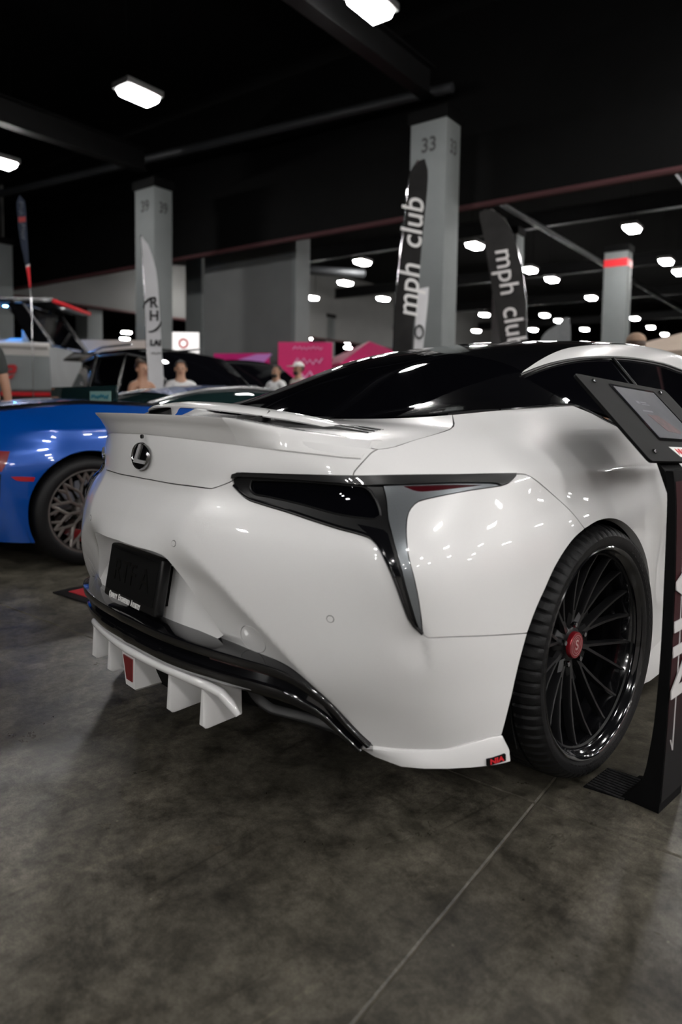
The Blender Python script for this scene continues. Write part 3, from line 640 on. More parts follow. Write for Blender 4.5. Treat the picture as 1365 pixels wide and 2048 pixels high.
# dark louvred slot left open under the wing's end
def deck_z(x, y):
    best = min((abs(c[0] - x) + abs(c[1] - y), c[2]) for r_ in rows_deck for c in r_); return best[1]
for k in range(3):
    rr = []
    for t in np.linspace(0, 1, 12):
        x = .27 + .31 * t; y = np.interp(x, [q[0] for q in WR], [q[1] for q in WR]) + .004 + .022 * k; z = deck_z(x, y); h = .011 * (1 - t) + .003
        rr.append([(x, y - .008, z - .002), (x, y - .006, z + h * .8), (x, y + .004, z + h), (x, y + .010, z - .002)])
    loft('slot_louvre', rr, M['satin'], boot, flip=True); loft('slot_louvre', [[(-a_, b_, c_) for a_, b_, c_ in r_] for r_ in rr], M['satin'], boot)
# lower black trim: strips running along the bumper's lower edge
TR = catmull(K['trim'], .012); TRN = []
for i, q in enumerate(TR):
    t = TR[min(i + 1, len(TR) - 1)] - TR[max(i - 1, 0)]; t = t / np.linalg.norm(t); TRN.append(np.array([t[1], -t[0]]) if i else np.array([0, -1.]))
def strip(name, prof, m, parent, u0=0.0, u1=9.9, sides=(1,), both=True, taper=True):
    rr = []
    for q, n in zip(TR, TRN):
        if q[0] < u0 or q[0] > u1: continue
        k = 1 - .62 * sstep(.60, .78, q[0]) if taper else 1.0
        pts = [(q + n * w * k, of) for w, of in prof]
        rr.append([tuple(SP0(np.array([max(a[0], 0.0)]), np.array([a[1]]), of)[0][0]) for a, of in pts])
    if both and u0 == 0: rows = [[(-a, b, c) for a, b, c in r] for r in rr[::-1]] + rr[1:]; return loft(name, rows, m, parent, angle=50)
    o = loft(name, rr, m, parent, angle=50); loft(name, [[(-a, b, c) for a, b, c in r] for r in rr], m, parent, angle=50, flip=True); return o
lower = strip('upper_trim_strip', [(.004, -.06), (-.001, -.002), (.000, .006), (.004, .0085), (.023, .0075), (.027, .003), (.028, -.022)], M['gloss'], coupe)
strip('trim_channel', [(.024, -.006), (.029, -.024), (.058, -.001), (.062, -.004)], M['gloss'], coupe)
strip('lower_trim_lip', [(.056, -.012), (.058, .006), (.063, .0095), (.090, .0075), (.095, .001), (.098, -.04)], M['gloss'], coupe)
strip('bumper_reflector', [(.028, -.0095), (.036, -.0150), (.046, -.0125)], M['red_lens'], coupe, .36, .60)
# dark lower valance and tail pipe surrounds
panel('lower_valance', [[(0, .335), (.3, .325), (.5, .325), (.62, .29), (.70, .225), (.765, .165)], [(.765, .165), (.64, .165), (.5, .165), (.35, .165), (0, .175)]], M['matte'], coupe, SP, off=-.022, sym=True, step=.03, flange=.05)
for s in (1, -1):
    oc = [(.40, .262), (.52, .275), (.63, .262), (.70, .215), (.715, .19)], [(.715, .19), (.6, .185), (.47, .19)], [(.47, .19), (.43, .215), (.40, .262)]
    P = poly_of(list(oc), .012); inn = inset(P, .010); deep = inset(P, .016)
    def ring3(Q, off): return [tuple(v) for v in SP(Q[:, 0] * s, Q[:, 1], off)[0]]
    rows = [ring3(P, -.018), ring3(P, -.004), ring3(inset(P, .003), .002), ring3(inn, -.002), ring3(deep, -.05)]
    loft('tail_pipe_surround', rows, M['satin'], coupe, close=True, angle=60)
    mesh('tail_pipe_opening', ring3(deep, -.05), [tuple(range(len(deep)))], M['matte'], coupe, smooth=False)
# white diffuser: bar and five fins
dif = empty('rear_diffuser'); dif.parent = coupe
BAR = [(0, .030, .312), (.1, .036, .311), (.2, .050, .308), (.3, .068, .304), (.345, .080, .300), (.375, .094, .290), (.40, .108, .264), (.418, .118, .240)]
bp_ = catmull(BAR, .02); bp_ = [np.array((-a, b, c)) for a, b, c in bp_[::-1]] + bp_[1:]
mesh('diffuser_bar', *tube_vf(bp_, [.0125 - .004 * float(sstep(.395, .42, abs(q[0]))) for q in bp_], 14), M['white'], dif)
loft('diffuser_shelf', [[(q[0], q[1] + .004, q[2] + .004), (q[0] * .97, q[1] + .06, q[2] - .002), (q[0] * .97, q[1] + .10, q[2] - .004)] for q in bp_ if abs(q[0]) < .37], M['white'], dif)
def fin(x, y0, y1, zt, zb, w, lean=0.0, name='fin'):
    # upright vane: rear edge rounded, thin toward the front
    sec = []
    for z, k in ((zt, 0), ((zt + zb) / 2, .5), (zb + .008, .95), (zb, 1)):
        yy = y0 - .004 * k if k < 1 else y0 + .004; wd = w * (.55 + .75 * k) if k < 1 else w * 1.0
        sec.append([(x - wd, yy + .006, z), (x - wd * .7, yy, z), (x + wd * .7, yy, z), (x + wd, yy + .006, z), (x + wd * .75 + lean, y1, z + (.004 if k == 1 else 0)), (x - wd * .75 + lean, y1, z + (.004 if k == 1 else 0))])
    return loft(name, sec, M['white'], dif, close=True, cap=True, angle=35, flip=True)
for x, y, zb in ((-.325, .068, .187), (-.185, .056, .186), (.185, .056, .186), (.325, .072, .187)): fin(x, y, y + .115, .305, zb, .0095)
# centre fin: wide box carrying the red lamp
cf = [[(-.045, .030, .312), (.045, .030, .312), (.045, .19, .312), (-.045, .19, .312)], [(-.040, .030, .205), (.026, .030, .197), (.026, .19, .20), (-.040, .19, .20)], [(-.034, .036, .200), (.020, .036, .193), (.020, .19, .197), (-.034, .19, .197)]]
cf = [[(-.042, .028, .312), (.042, .028, .312), (.045, .19, .312), (-.045, .19, .312)], [(-.028, .034, .203), (.028, .034, .203), (.028, .19, .203), (-.028, .19, .203)], [(-.022, .042, .196), (.022, .042, .196), (.022, .19, .197), (-.022, .19, .197)]]
fo = loft('centre_fin', cf, M['white'], dif, close=True, cap=True, angle=30, flip=True)
rl = [(-.029, .026, .292), (.029, .026, .292), (.018, .0305, .222), (-.018, .0305, .222)]
mesh('rain_light', rl + [(x, y + .008, z) for x, y, z in rl], [(3, 2, 1, 0), (0, 1, 5, 4), (1, 2, 6, 5), (2, 3, 7, 6), (3, 0, 4, 7)], M['red_light'], fo, smooth=False)
# corner splitter
for s in (1, -1):
    st = [(.757, .190, .178, .002), (.785, .207, .172, .010), (.84, .206, .170, .018), (.885, .211, .172, .020), (.935, .2145, .174, .020), (1.005, .230, .174, .018), (1.08, .2385, .172, .016), (1.12, .238, .170, .014), (1.134, .237, .169, .013), (1.165, .200, .168, .012)]
    rows = []
    for u_, zt, zb, of in st:
        f = lambda z, o: tuple(SP(np.array([u_ * s]), np.array([z]), o)[0][0])
        rows.append([f(zt, -.012), f(zt, .004), f(zt - .004, .007), f(zt - (zt - zb) * .45, of * .75), f(zb + .010, of), f(zb + .003, of + .001), f(zb, of - .004), f(zb, -.012)])
    sp = loft('corner_splitter', rows, M['white'], coupe, close=True, cap=True, angle=30, flip=(s < 0))
    if s > 0:
        a = np.array(SP(np.array([1.07]), np.array([.186]), .0155)[0][0]); b = np.array(SP(np.array([1.132]), np.array([.188]), .0130)[0][0]); n = SP(np.array([1.11]), np.array([.17]))[1][0]
        Mx = frame((a + b) / 2 + n * .004, b - a, (0, 0, 1))
        bm = bmesh.new(); add_box(bm, (0, 0, -.002), (.052, .016, .006)); local_obj(bm_obj('splitter_badge', bm, M['matte'], sp), Mx)
        text('badge_lettering', 'NIA', .017, M['red_print'], sp, Mx @ Matrix.Translation((0, 0, .0015)), ext=.0008, xs=1.35, off=.0006)
# side skirt
for s in (1, -1):
    rows = []
    for u_, o in ((1.87, .0), (1.93, .008), (2.1, .016), (2.4, .024), (3.0, .026), (3.6, .024), (3.9, .012)):
        f = lambda z, k: tuple(SP(np.array([u_ * s]), np.array([z]), k)[0][0]); rows.append([f(.27, .001), f(.235, o * .5), f(.19, o), f(.172, o + .001), f(.168, o - .012), f(.17, -.05)])
    loft('side_skirt', rows, M['white'], coupe, angle=30, flip=(s < 0))
# ---- greenhouse
GK = {
'rail_t': [(.6095,.596),(.5948,.6357),(.5853,.706),(.5618,.84),(.5421,.9724),(.5374,1.1163),(.5239,1.332),(.5075,1.5974),(.505,1.8543),(.5303,2.1),(.545,2.4),(.56,2.95)],
'rail_b': [(.69,2.95),(.675,2.4),(.665,2.1),(.6573,1.7977),(.6461,1.6569),(.6454,1.4628),(.6487,1.2403),(.6487,1.0886),(.636,.9352),(.6219,.7917),(.614,.664),(.6095,.596)],
'cg': [(.489,.0),(.4909,.1195),(.4962,.2638),(.5052,.34),(.5246,.4199),(.5494,.5242),(.5948,.6357)],
}
def gpan(nm, cs, m, s=False, off=0.0, sym=False, parent=coupe, **k): return panel(nm, cs, M[m], parent, GP, off=off, mirror=s, sym=sym, step=k.pop('step', .02), flange=.008, gap=k.pop('gap', .0012), **k)
roof_t = [c for c in GK['rail_t'] if c[1] <= 1.9]
gpan('rear_screen', [[(0, .004), (.489, .004)], GK['cg'], [(.5948,.6357), (.3, .66), (0, .665)]], 'glass', sym=True, gap=.0008)
gpan('roof', [[(0, .666), (.3, .661), (.5948,.6357)], GK['rail_t'][1:9], [(.505, 1.8543), (.25, 1.93), (0, 1.95)]], 'gloss', sym=True)
gpan('windscreen', [[(0, 1.955), (.25, 1.935), (.505, 1.8593)], GK['rail_t'][8:] + [(.6, 3.3)], [(.6, 3.3), (0, 3.33)]], 'glass', sym=True, step=.05)
for s in (False, True):
    gpan('roof_rail', [GK['rail_t'], [(.56,2.95),(.69,2.95)], GK['rail_b']], 'white', s, off=.003)
    gpan('rear_pillar', [[(.489, .004), (.6853, .0319), (.78, .12), (.90, .25), (.928, .42), (.928, .62)], [(.928, .62), (.9132, .6368), (.7637, .6075), (.6223, .5988)], [(.6223,.5988),(.6095,.596),(.5948,.6357)], rev(GK['cg'])], 'gloss', s, off=.0015)
    gpan('quarter_window', [[(.6223, .5988), (.7637, .6075), (.9132, .6368)], [(.9132, .6368), (.925, .70), (.925, .90), (.925, 1.17)], [(.925, 1.17), (.7716, 1.1736), (.7184, 1.1657), (.6628, 1.1738)], [(.655, 1.1738),(.6487,1.0886),(.64,.9352),(.628,.7917),(.622,.664),(.6223,.5988)]], 'glass', s, off=-.004)
    gpan('door_window', [[(.655, 1.1838), (.6628, 1.1838), (.7184, 1.1757), (.7716, 1.1836), (.925, 1.18)], [(.925, 1.18), (.925, 2.0), (.925, 3.1)], [(.925, 3.1), (.70, 2.95)], [(.70, 2.95), (.68, 2.4), (.67, 2.1), (.6623, 1.7977), (.6511, 1.6569), (.6504, 1.4628), (.6517, 1.2403), (.655, 1.1838)]], 'glass', s, off=-.004, step=.04)
    P3 = [GP(np.array([q[0] * (-1 if s else 1)]), np.array([q[1]]), .001)[0][0] for q in catmull([(.652, 1.1788), (.7184, 1.1707), (.7716, 1.1786), (.925, 1.175)], .03)]
    mesh('window_divider', *tube_vf(P3, .006, 6), M['satin'], coupe)
    P3 = [SP(np.array([q[0] * (-1 if s else 1)]), np.array([q[1]]), .002)[0][0] for q in catmull(K['sill'][1:] + K['sill2'][1:], .03)]
    mesh('sill_trim', *tube_vf(P3, .004, 6), M['gloss'], coupe)
    P3 = [GP(np.array([q[0] * (-1 if s else 1)]), np.array([q[1]]), .003)[0][0] for q in catmull(rev(GK['rail_b'])[:-1], .03)]
    mesh('rail_seal', *tube_vf(P3, .005, 6), M['satin'], coupe)
# dark core under the skin so nothing shines through, wheel arch liners, added light-blocking tray
core = [[(-.62, .30, .22), (.62, .30, .22), (.62, .34, .76), (-.62, .34, .76)], [(-.62, .60, .2), (.62, .60, .2), (.6, .62, .93), (-.6, .62, .93)], [(-.62, 1.3, .2), (.62, 1.3, .2), (.58, 1.3, .95), (-.58, 1.3, .95)], [(-.62, 4.3, .2), (.62, 4.3, .2), (.5, 4.2, .6), (-.5, 4.2, .6)]]
mesh('light_block_tray', [(-.74, .36, .165), (.74, .36, .165), (.84, .55, .155), (.62, .62, .15), (.62, 1.30, .15), (.84, 1.34, .15), (.84, 3.4, .15), (-.84, 3.4, .15), (-.84, 1.34, .15), (-.62, 1.30, .15), (-.62, .62, .15), (-.84, .55, .155)], [tuple(range(12))], M['matte'], coupe, smooth=False)  # unseen tray added to block light and deepen the shade below the car
loft('inner_shell', core, M['matte'], coupe, close=True, cap=True)
for s in (1, -1):
    for yc in (.9402, 3.81):
        V = []; F = []; n = 36
        for i in range(n + 1):
            a = -.45 + (PI + .9) * i / n
            for x, r_ in ((.60, .385), (.915, .385), (.925, .40)): V.append((s * x, yc + r_ * math.cos(a), .3557 + r_ * math.sin(a)))
        for i in range(n):
            for k in (0, 1): F.append((i * 3 + k, i * 3 + k + 1, i * 3 + k + 4, i * 3 + k + 3))
        mesh('arch_liner', V, F, M['matte'], coupe)
# ---- wheels
def make_wheel():
    w = empty('wheel')
    prof = [(-.030, .262), (-.004, .286), (.004, .297), (.0075, .308), (.008, .320), (.003, .329), (-.006, .336), (-.014, .3400), (-.023, .3435), (-.034, .3465), (-.050, .3487), (-.0545, .3490), (-.055, .3425), (-.063, .3425), (-.0635, .3495), (-.105, .3505), (-.1055, .343), (-.115, .343), (-.1155, .3505), (-.16, .3505), (-.1605, .343), (-.170, .343), (-.1705, .3500), (-.215, .3490), (-.235, .3470), (-.255, .342), (-.270, .332), (-.277, .318), (-.272, .296), (-.255, .262)]
    def rf(i, k, x, r):
        if 5 <= k <= 10 and i % 5 == 0: return r - .0055
        if 14 <= k <= 15 and i % 5 == 2: return r - .004
        return r
    ty = lathe('tyre', prof, M['rubber'], w, 360, radf=rf, angle=30)
    # raised chequer band on the sidewall
    bm = bmesh.new()
    for k in range(168):
        a = 2 * PI * k / 168
        if (k // 28) % 2: continue
        for j in range(3):
            if (j + k) % 2: continue
            r0 = .2995 + j * .0062; x0 = .0052 + j * .0012
            q = [Vector((x0, (r0 + d) * math.cos(a + e), (r0 + d) * math.sin(a + e))) for d, e in ((0, 0), (.0062, 0), (.0062, .0374), (0, .0374))]
            vs = [bm.verts.new(v) for v in q] + [bm.verts.new(v + Vector((.0007, 0, 0))) for v in q]
            bm.faces.new(vs[4:]); 
            for i in range(4): bm.faces.new((vs[i], vs[(i + 1) % 4], vs[4 + (i + 1) % 4], vs[4 + i]))
    ch = bm_obj('sidewall_chequer', bm, M['rubber'], w, smooth=False); ch['kind'] = 'stuff'
    lathe('rim', [(-.26, .262), (-.255, .255), (-.14, .250), (-.08, .254), (-.045, .262), (-.024, .2665), (-.016, .270), (-.013, .2745), (-.006, .278), (.001, .284), (.003, .2885), (.001, .2915), (-.006, .2915), (-.012, .286)], M['gloss'], w, 128)
    def Y_spoke():
        V = []; F = []
        def beam(stations):
            b = len(V)
            for (r, x, a, hw, dp) in stations:
                c, s_ = math.cos(a), math.sin(a)
                for t, xx in ((-hw * .55, x), (hw * .55, x), (hw, x - dp * .35), (hw * .8, x - dp), (-hw * .8, x - dp), (-hw, x - dp * .35)):
                    V.append((xx, r * c - t * s_, r * s_ + t * c))
            for i in range(len(stations) - 1):
                for k in range(6): F.append((b + i * 6 + k, b + i * 6 + (k + 1) % 6, b + (i + 1) * 6 + (k + 1) % 6, b + (i + 1) * 6 + k))
            F.append(tuple(b + k for k in range(6))[::-1]); F.append(tuple(b + (len(stations) - 1) * 6 + k for k in range(6)))
        d = math.radians(9)
        beam([(.045, -.086, 0, .013, .03), (.075, -.083, 0, .0125, .03), (.098, -.080, 0, .0115, .028)])
        for e in (-1, 1):
            beam([(.085, -.082, e * .04, .0065, .026), (.12, -.077, e * .080, .0072, .026), (.17, -.068, e * .115, .0066, .025), (.22, -.055, e * .138, .0058, .024), (.258, -.040, e * d, .0050, .022), (.269, -.032, e * d, .0044, .012)])
        me = bpy.data.meshes.new('spoke'); me.from_pydata(V, [], F); me.update(); me.polygons.foreach_set('use_smooth', [True] * len(me.polygons)); me.set_sharp_from_angle(angle=math.radians(25)); me.materials.append(M['spoke']); return me
    ym = Y_spoke()
    for k in range(10):
        o = bpy.data.objects.new('spoke', ym); C.objects.link(o); o.parent = w; o.rotation_euler = (math.radians(18 + 36 * k), 0, 0)
    lathe('hub', [(-.20, .07), (-.11, .07), (-.10, .066), (-.088, .050), (-.082, .042), (-.080, .0)], M['spoke'], w, 48)
    lathe('centre_cap', [(-.082, .0375), (-.072, .0375), (-.0695, .0355), (-.0692, .0)], mat('red_anodised_cap', (.34, .012, .022), rough=.28, metal=.5, coat=.5), w, 48)
    cap_pr = mat('cap_print', (.75, .45, .45), rough=.4, metal=.4)
    R90 = frame((-.0690, 0, 0), (0, 1, 0), (0, 0, 1))
    for ro, ri in ((.0285, .0275), (.0225, .0215)): o = lathe('cap_ring', [(0, ri), (.0006, ri), (.0006, ro), (0, ro)], cap_pr, w, 40, 'Z'); local_obj(o, R90 @ Matrix.Diagonal((.82 if ro < .025 else 1, 1, 1, 1)))
    text('cap_letter', 'S', .040, cap_pr, w, R90 @ Matrix.Translation((0, 0, .0004)), ext=.0005, off=.0008)
    for k in range(5):
        a = 2 * PI * (k + .25) / 5; o = lathe('wheel_nut', [(-.09, .0085), (-.074, .0085), (-.072, .007), (-.072, 0)], M['chrome'], w, 6); o.data.transform(Matrix.Translation((0, .058 * math.cos(a), .058 * math.sin(a))))
    lathe('brake_disc', [(-.135, .075), (-.135, .195), (-.165, .195), (-.165, .075)], mat('brake_iron', (.05, .05, .05), rough=.35, metal=.8), w, 72)
    V = []; n = 12
    rows = [[(x, r_ * math.cos(a), r_ * math.sin(a)) for x, r_ in ((-.12, .13), (-.115, .165), (-.12, .205), (-.16, .208), (-.18, .205), (-.18, .13))] for a in np.linspace(2.5, 3.6, n)]
    loft('brake_caliper', rows, mat('caliper_paint', (.03, .03, .032), rough=.35), w, close=True, cap=True)
    return w
wheel0 = make_wheel(); wheel0.parent = coupe; wheel0.location = (.9497, .9402, .3505)
for x, y in ((-1, .9402), (1, 3.81), (-1, 3.81)):
    o = copy_tree(wheel0, coupe); o.location = (x * .9497, y, .3505); o.rotation_euler = (0, 0, 0 if x > 0 else PI)
# ---------------------------------------------------------------- information stand beside the rear wheel
M['stand'] = mat('stand_black_powder', (.0042, .0042, .0046), rough=.62, spec=.12, bump=.05, bscale=400, noise=.2, nscale=20)
def stand_front():  # dark grey at the foot, turning maroon higher up
    m = mat('stand_front', (.05, .01, .014), rough=.5, spec=.2); nt = m.node_tree; b = nt.nodes['Principled BSDF']; geo = nt.nodes.new('ShaderNodeNewGeometry'); sx = nt.nodes.new('ShaderNodeSeparateXYZ'); r = nt.nodes.new('ShaderNodeValToRGB')
    nt.links.new(geo.outputs['Position'], sx.inputs[0]); nt.links.new(sx.outputs['Z'], r.inputs['Fac']); nt.links.new(r.outputs['Color'], b.inputs['Base Color'])
    r.color_ramp.elements[0].position = .15; r.color_ramp.elements[0].color = (.0075, .007, .008, 1); r.color_ramp.elements[1].position = .42; r.color_ramp.elements[1].color = (.030, .0035, .006, 1); return m
M['stand_front'] = stand_front()
stand = tag(empty('information_stand', (1.10, .96, 0)), 'black upright information stand with slanted display panel, set against the coupe', 'stand')
def at_stand(o): o.data.transform(Matrix.Translation((-1.10, -.96, 0))); o.parent = stand; return o
Lf = catmull([(1.030, 0.0), (1.045, .004), (1.0693, .0245), (1.097, .0697), (1.1122, .1548), (1.1223, .2624), (1.1277, .4177), (1.1282, .5694), (1.1266, .7933), (1.12, .865)], .03)
Rt = catmull([(1.141, 0.0), (1.1459, .0905), (1.1512, .2977), (1.153, .5746), (1.1465, .7955), (1.138, .865)], .03)
Q = [tuple(q) for q in Lf] + [tuple(q) for q in Rt[::-1]]; n = len(Q); Y0, Y1 = .89, 1.036
V = [(x, Y0, z) for x, z in Q] + [(x, Y1, z) for x, z in Q]
tri = delaunay_2d_cdt([Vector(q) for q in Q], [(i, (i + 1) % n) for i in range(n)], [], 1, 1e-7)[2]
at_stand(mesh('post', V, [tuple(t) for t in tri] + [tuple(n + i for i in t[::-1]) for t in tri] + [((i + 1) % n, i, n + i, n + (i + 1) % n) for i in range(n)], M['stand'], angle=30))
fr = [(x + .0012, z) for x, z in [tuple(q) for q in Rt if .02 < q[1] < .84]]
at_stand(loft('front_face', [[(x, Y0 + .004, z), (x, Y1 - .004, z)] for x, z in fr], M['stand_front'], None))
def on_front(u_, z): return Vector((np.interp(z, [q[1] for q in fr], [q[0] for q in fr]) + .0008, u_, z))
FM = frame(on_front(.963, .47), (on_front(.963, .7) - on_front(.963, .2)), (0, -1, 0))
at_stand(text('front_lettering', 'NIA', .175, M['grey_print'], None, FM @ Matrix.Rotation(PI, 4, 'Z') @ Matrix.Translation((0, 0, .002)) @ Matrix.Rotation(PI, 4, 'Z') , ext=.0012, xs=1.12, off=.004, spacing=1.15))
for a, b in (((.935, .155), (.935, .70)), ((.918, .185), (.935, .155))):
    at_stand(tube('outline_stroke', [on_front(*a), on_front((a[0] + b[0]) / 2, (a[1] + b[1]) / 2), on_front(*b)], .0022, M['grey_print'], None, 6))
# slanted display panel
PO = Vector((1.121, .80, .893)); PA = Vector((0, 1, -.05)); PB = Vector((-.203, 0, .211)); PNn = PA.cross(PB).normalized() * -1
if PNn.x < 0: PNn = -PNn
def pp(u_, s, h=0.0): return PO + PA * u_ + PB * s + PNn * h
def plate(nm, cs, h0, h1, m, parent=None):
    lo = [pp(a, b, h0) for a, b in cs]; hi = [pp(a, b, h1) for a, b in cs]; k = len(cs)
    return at_stand(mesh(nm, lo + hi, [tuple(range(k))[::-1], tuple(range(k, 2 * k))] + [(i, (i + 1) % k, k + (i + 1) % k, k + i) for i in range(k)], m, None, smooth=False))
def rrect(u0, u1, s0, s1, r=.012, n=5):
    P = []; k = .293
    for (cu, cs_, a0) in ((u1 - r, s0 + r / k, -PI / 2), (u1 - r, s1 - r / k, 0), (u0 + r, s1 - r / k, PI / 2), (u0 + r, s0 + r / k, PI)):
        for i in range(n + 1): a = a0 + PI / 2 * i / n; P.append((cu + r * math.cos(a), cs_ + r * math.sin(a) / k))
    return P
pan = plate('display_panel', rrect(0, .57, 0, 1.0), -.008, 0, M['stand'])
bz = plate('screen_bezel', rrect(.160, .452, .235, .935, .006), 0, .0015, M['gloss'])
def screen_mat():
    m = mat('tablet_screen', (.03, .035, .05), rough=.35, coat=.4); nt = m.node_tree; b = nt.nodes['Principled BSDF']
    tc = nt.nodes['Texture Coordinate']; n = nt.nodes.new('ShaderNodeTexNoise'); n.inputs['Scale'].default_value = 14; n.inputs['Detail'].default_value = 5
    r = nt.nodes.new('ShaderNodeValToRGB'); r.color_ramp.elements[0].position = .35; r.color_ramp.elements[0].color = (.012, .015, .026, 1); r.color_ramp.elements[1].position = .68; r.color_ramp.elements[1].color = (.035, .038, .052, 1)
    nt.links.new(tc.outputs['Object'], n.inputs['Vector']); nt.links.new(n.outputs['Fac'], r.inputs['Fac']); nt.links.new(r.outputs['Color'], b.inputs['Base Color'])
    b.inputs['Emission Color'].default_value = (.25, .28, .40, 1); b.inputs['Emission Strength'].default_value = .02; return m
scr = plate('screen', rrect(.175, .438, .27, .905, .003), .0015, .0022, screen_mat())
pr = mat('screen_red_patch', (.06, .014, .017), rough=.4, noise=.5, nscale=60); pw = mat('screen_pale_text', (.12, .13, .15), rough=.4)
plate('screen_picture', [(.235, .56), (.30, .56), (.37, .36), (.345, .33), (.27, .36)], .0022, .0026, pr)
for a, b, c, d in ((.235, .255, .70, .735), (.26, .30, .715, .73), (.26, .31, .69, .70), (.225, .29, .595, .615)): plate('screen_text_line', [(a, c), (b, c), (b, d), (a, d)], .0022, .0026, pw)
for u_, s in ((.075, .93), (.062, .10), (.497, .93), (.50, .10)):
    o = lathe('bolt', [(0, .0065), (.004, .0062), (.0055, .004), (.004, .003), (.004, 0)], M['chrome'], None, 16, 'Z'); o.data.transform(frame(pp(u_, s, 0), PA, PB)); 
    if (frame(pp(u_, s, 0), PA, PB).col[2].xyz).dot(PNn) < 0: o.data.transform(Matrix.Identity(4))
    at_stand(o)
plate('panel_sticker', [(.205, .05), (.29, .05), (.27, .165), (.185, .165)], 0, .0008, M['white_print'])
SMx = frame(pp(.235, .107, .0012), PA, PB)
if SMx.col[2].xyz.dot(PNn) < 0: SMx = frame(pp(.235, .107, .0012), -PA, PB)
at_stand(text('sticker_lettering', 'NIA', .026, M['red_print'], None, SMx, ext=.0004, xs=1.2, off=.0008))
br = [pp(.12, .25, -.008), pp(.21, .25, -.008), pp(.21, .75, -.008), pp(.12, .75, -.008)]
at_stand(mesh('panel_bracket', br + [Vector((1.125, .90, .80)), Vector((1.125, 1.02, .80)), Vector((1.125, 1.02, .85)), Vector((1.125, .90, .85))], [(3, 2, 1, 0), (4, 5, 6, 7), (0, 1, 5, 4), (1, 2, 6, 5), (2, 3, 7, 6), (3, 0, 4, 7)], M['stand'], angle=20))
# ribbed foot plate
foot = mesh('foot_plate', [(.955, .862, 0), (1.06, .885, 0), (1.06, 1.02, 0), (.955, 1.005, 0), (.955, .862, .003), (1.06, .885, .003), (1.06, 1.02, .003), (.955, 1.005, .003)], [(3, 2, 1, 0), (4, 5, 6, 7), (0, 1, 5, 4), (1, 2, 6, 5), (2, 3, 7, 6), (3, 0, 4, 7)], M['stand'], smooth=False); at_stand(foot)
M['rib'] = mat('worn_rib_metal', (.05, .05, .052), rough=.45, metal=.5, noise=.5, nscale=60)
for k in range(10):
    y = .878 + k * .0135; at_stand(mesh('foot_plate_rib', *tube_vf([(.958, y, .0032), (1.056, y + .006, .0032)], .0028, 6), M['rib']))
# ---------------------------------------------------------------- columns, bulkheads, girders
def gbox(name, x, y, z0, z1, sx, sy, m, parent=None): return box(name, tuple(g(x, y, (z0 + z1) / 2)), (sx, sy, z1 - z0), m, parent, rot=(0, 0, GA))
M['num'] = mat('column_number_paint', (.035, .037, .037), rough=.7)
def column(x, y, label, num=None, w=.86, d=.62, h=7.0, sides='yx', band=False, group=None):
    o = empty('column', g(x, y), GA)
    bm = bmesh.new(); add_box(bm, (0, 0, h / 2), (w, d, h), bev=.012); bm_obj('shaft', bm, M['column'], o)
    bm = bmesh.new(); add_box(bm, (0, 0, h + .12), (w + .1, d + .1, .24)); bm_obj('cap_plate', bm, M['beam'], o)
    if num:
        if 'y' in sides: text('number', num, .42, M['num'], o, frame((.02, -d / 2 - .003, h - .5), (1, 0, 0), (0, 0, 1)), ext=.002, off=.008, xs=.9)
        if 'x' in sides: text('number', num, .42, M['num'], o, frame((w / 2 + .003, .0, h - .55), (0, 1, 0), (0, 0, 1)), ext=.002, off=.008, xs=.72)
    if band: bm = bmesh.new(); add_box(bm, (0, 0, h - .42), (w + .02, d + .02, .28)); bm_obj('red_band', bm, M['red_print'], o)
    return tag(o, label, 'column', group)
column(-5.85, 12.0, 'grey concrete column numbered 33 with a club flag in front', '33')
column(-14.58, 11.4, 'grey concrete column numbered 39 behind the white feather flag', '39')
column(-27.9, 17.9, 'grey column numbered 45 behind the boat canopy', '45', sides='x', w=1.0, d=.8)
column(-5.95, 26.4, 'grey column with a red band round its top', None, band=True)
column(-8.4, 21.8, 'tall grey column behind the second black club flag', None)
column(-27.9, 26.9, 'grey column under the pale bulkhead, nearest column 45', None, w=1.0, d=.8)
column(-27.9, 35.9, 'grey column under the pale bulkhead, behind the red banner', None, w=1.3, d=.9)
column(-27.9, 44.2, 'grey column under the pale bulkhead, behind the pink tent peak', None, w=1.3, d=1.0)
column(-17.4, 15.6, 'narrow grey column beside the wide partition pier', None)
column(-38.0, 44.0, 'distant pale column between two nearer columns', None, w=1.2, d=.9)
column(-22.6, 9.6, 'grey column rising behind the boat mast flag', None)
column(-25.4, 12.1, 'broad grey column behind the boat canopy, left of column 45', None, w=1.5, d=.9)
pier = gbox('wall_pier', -13.7, 14.5, 0, 8.0, 3.8, .6, M['slab_grey']); struct(pier, 'wide dark grey partition pier under the bulkhead')
edge = gbox('pier_edge', -11.72, 14.5, 0, 8.0, .16, .64, M['column'], pier)
M['bulk'] = mat('pale_bulkhead', (.14, .14, .135), rough=.7, noise=.05, nscale=1)
M['redpipe'] = mat('red_oxide_pipe', (.06, .022, .024), rough=.5)
b1 = struct(gbox('wall_bulkhead', -2.0, 13.55, 5.62, 10.0, 50.0, .25, M['beam']), 'black overhead bulkhead crossing the hall')
tube('trim_pipe', [g(-27, 13.36, 5.6), g(0, 13.36, 5.6), g(22, 13.36, 5.6)], .07, M['redpipe'], b1)
b2 = struct(gbox('wall_side_bulkhead', -27.4, 38.5, 5.5, 10.0, .3, 50.0, M['bulk']), 'pale side bulkhead over the far columns')
tube('trim_pipe', [g(-27.2, 13.6, 5.48), g(-27.2, 40, 5.48), g(-27.2, 63, 5.48)], .07, M['redpipe'], b2)
struct(gbox('wall_far', -30, 92, 0, 10.0, 120, .3, M['beam']), 'dark end wall of the hall'); struct(gbox('wall_left', -78, 40, 0, 10, .3, 130, M['beam']), 'dark side wall of the hall')
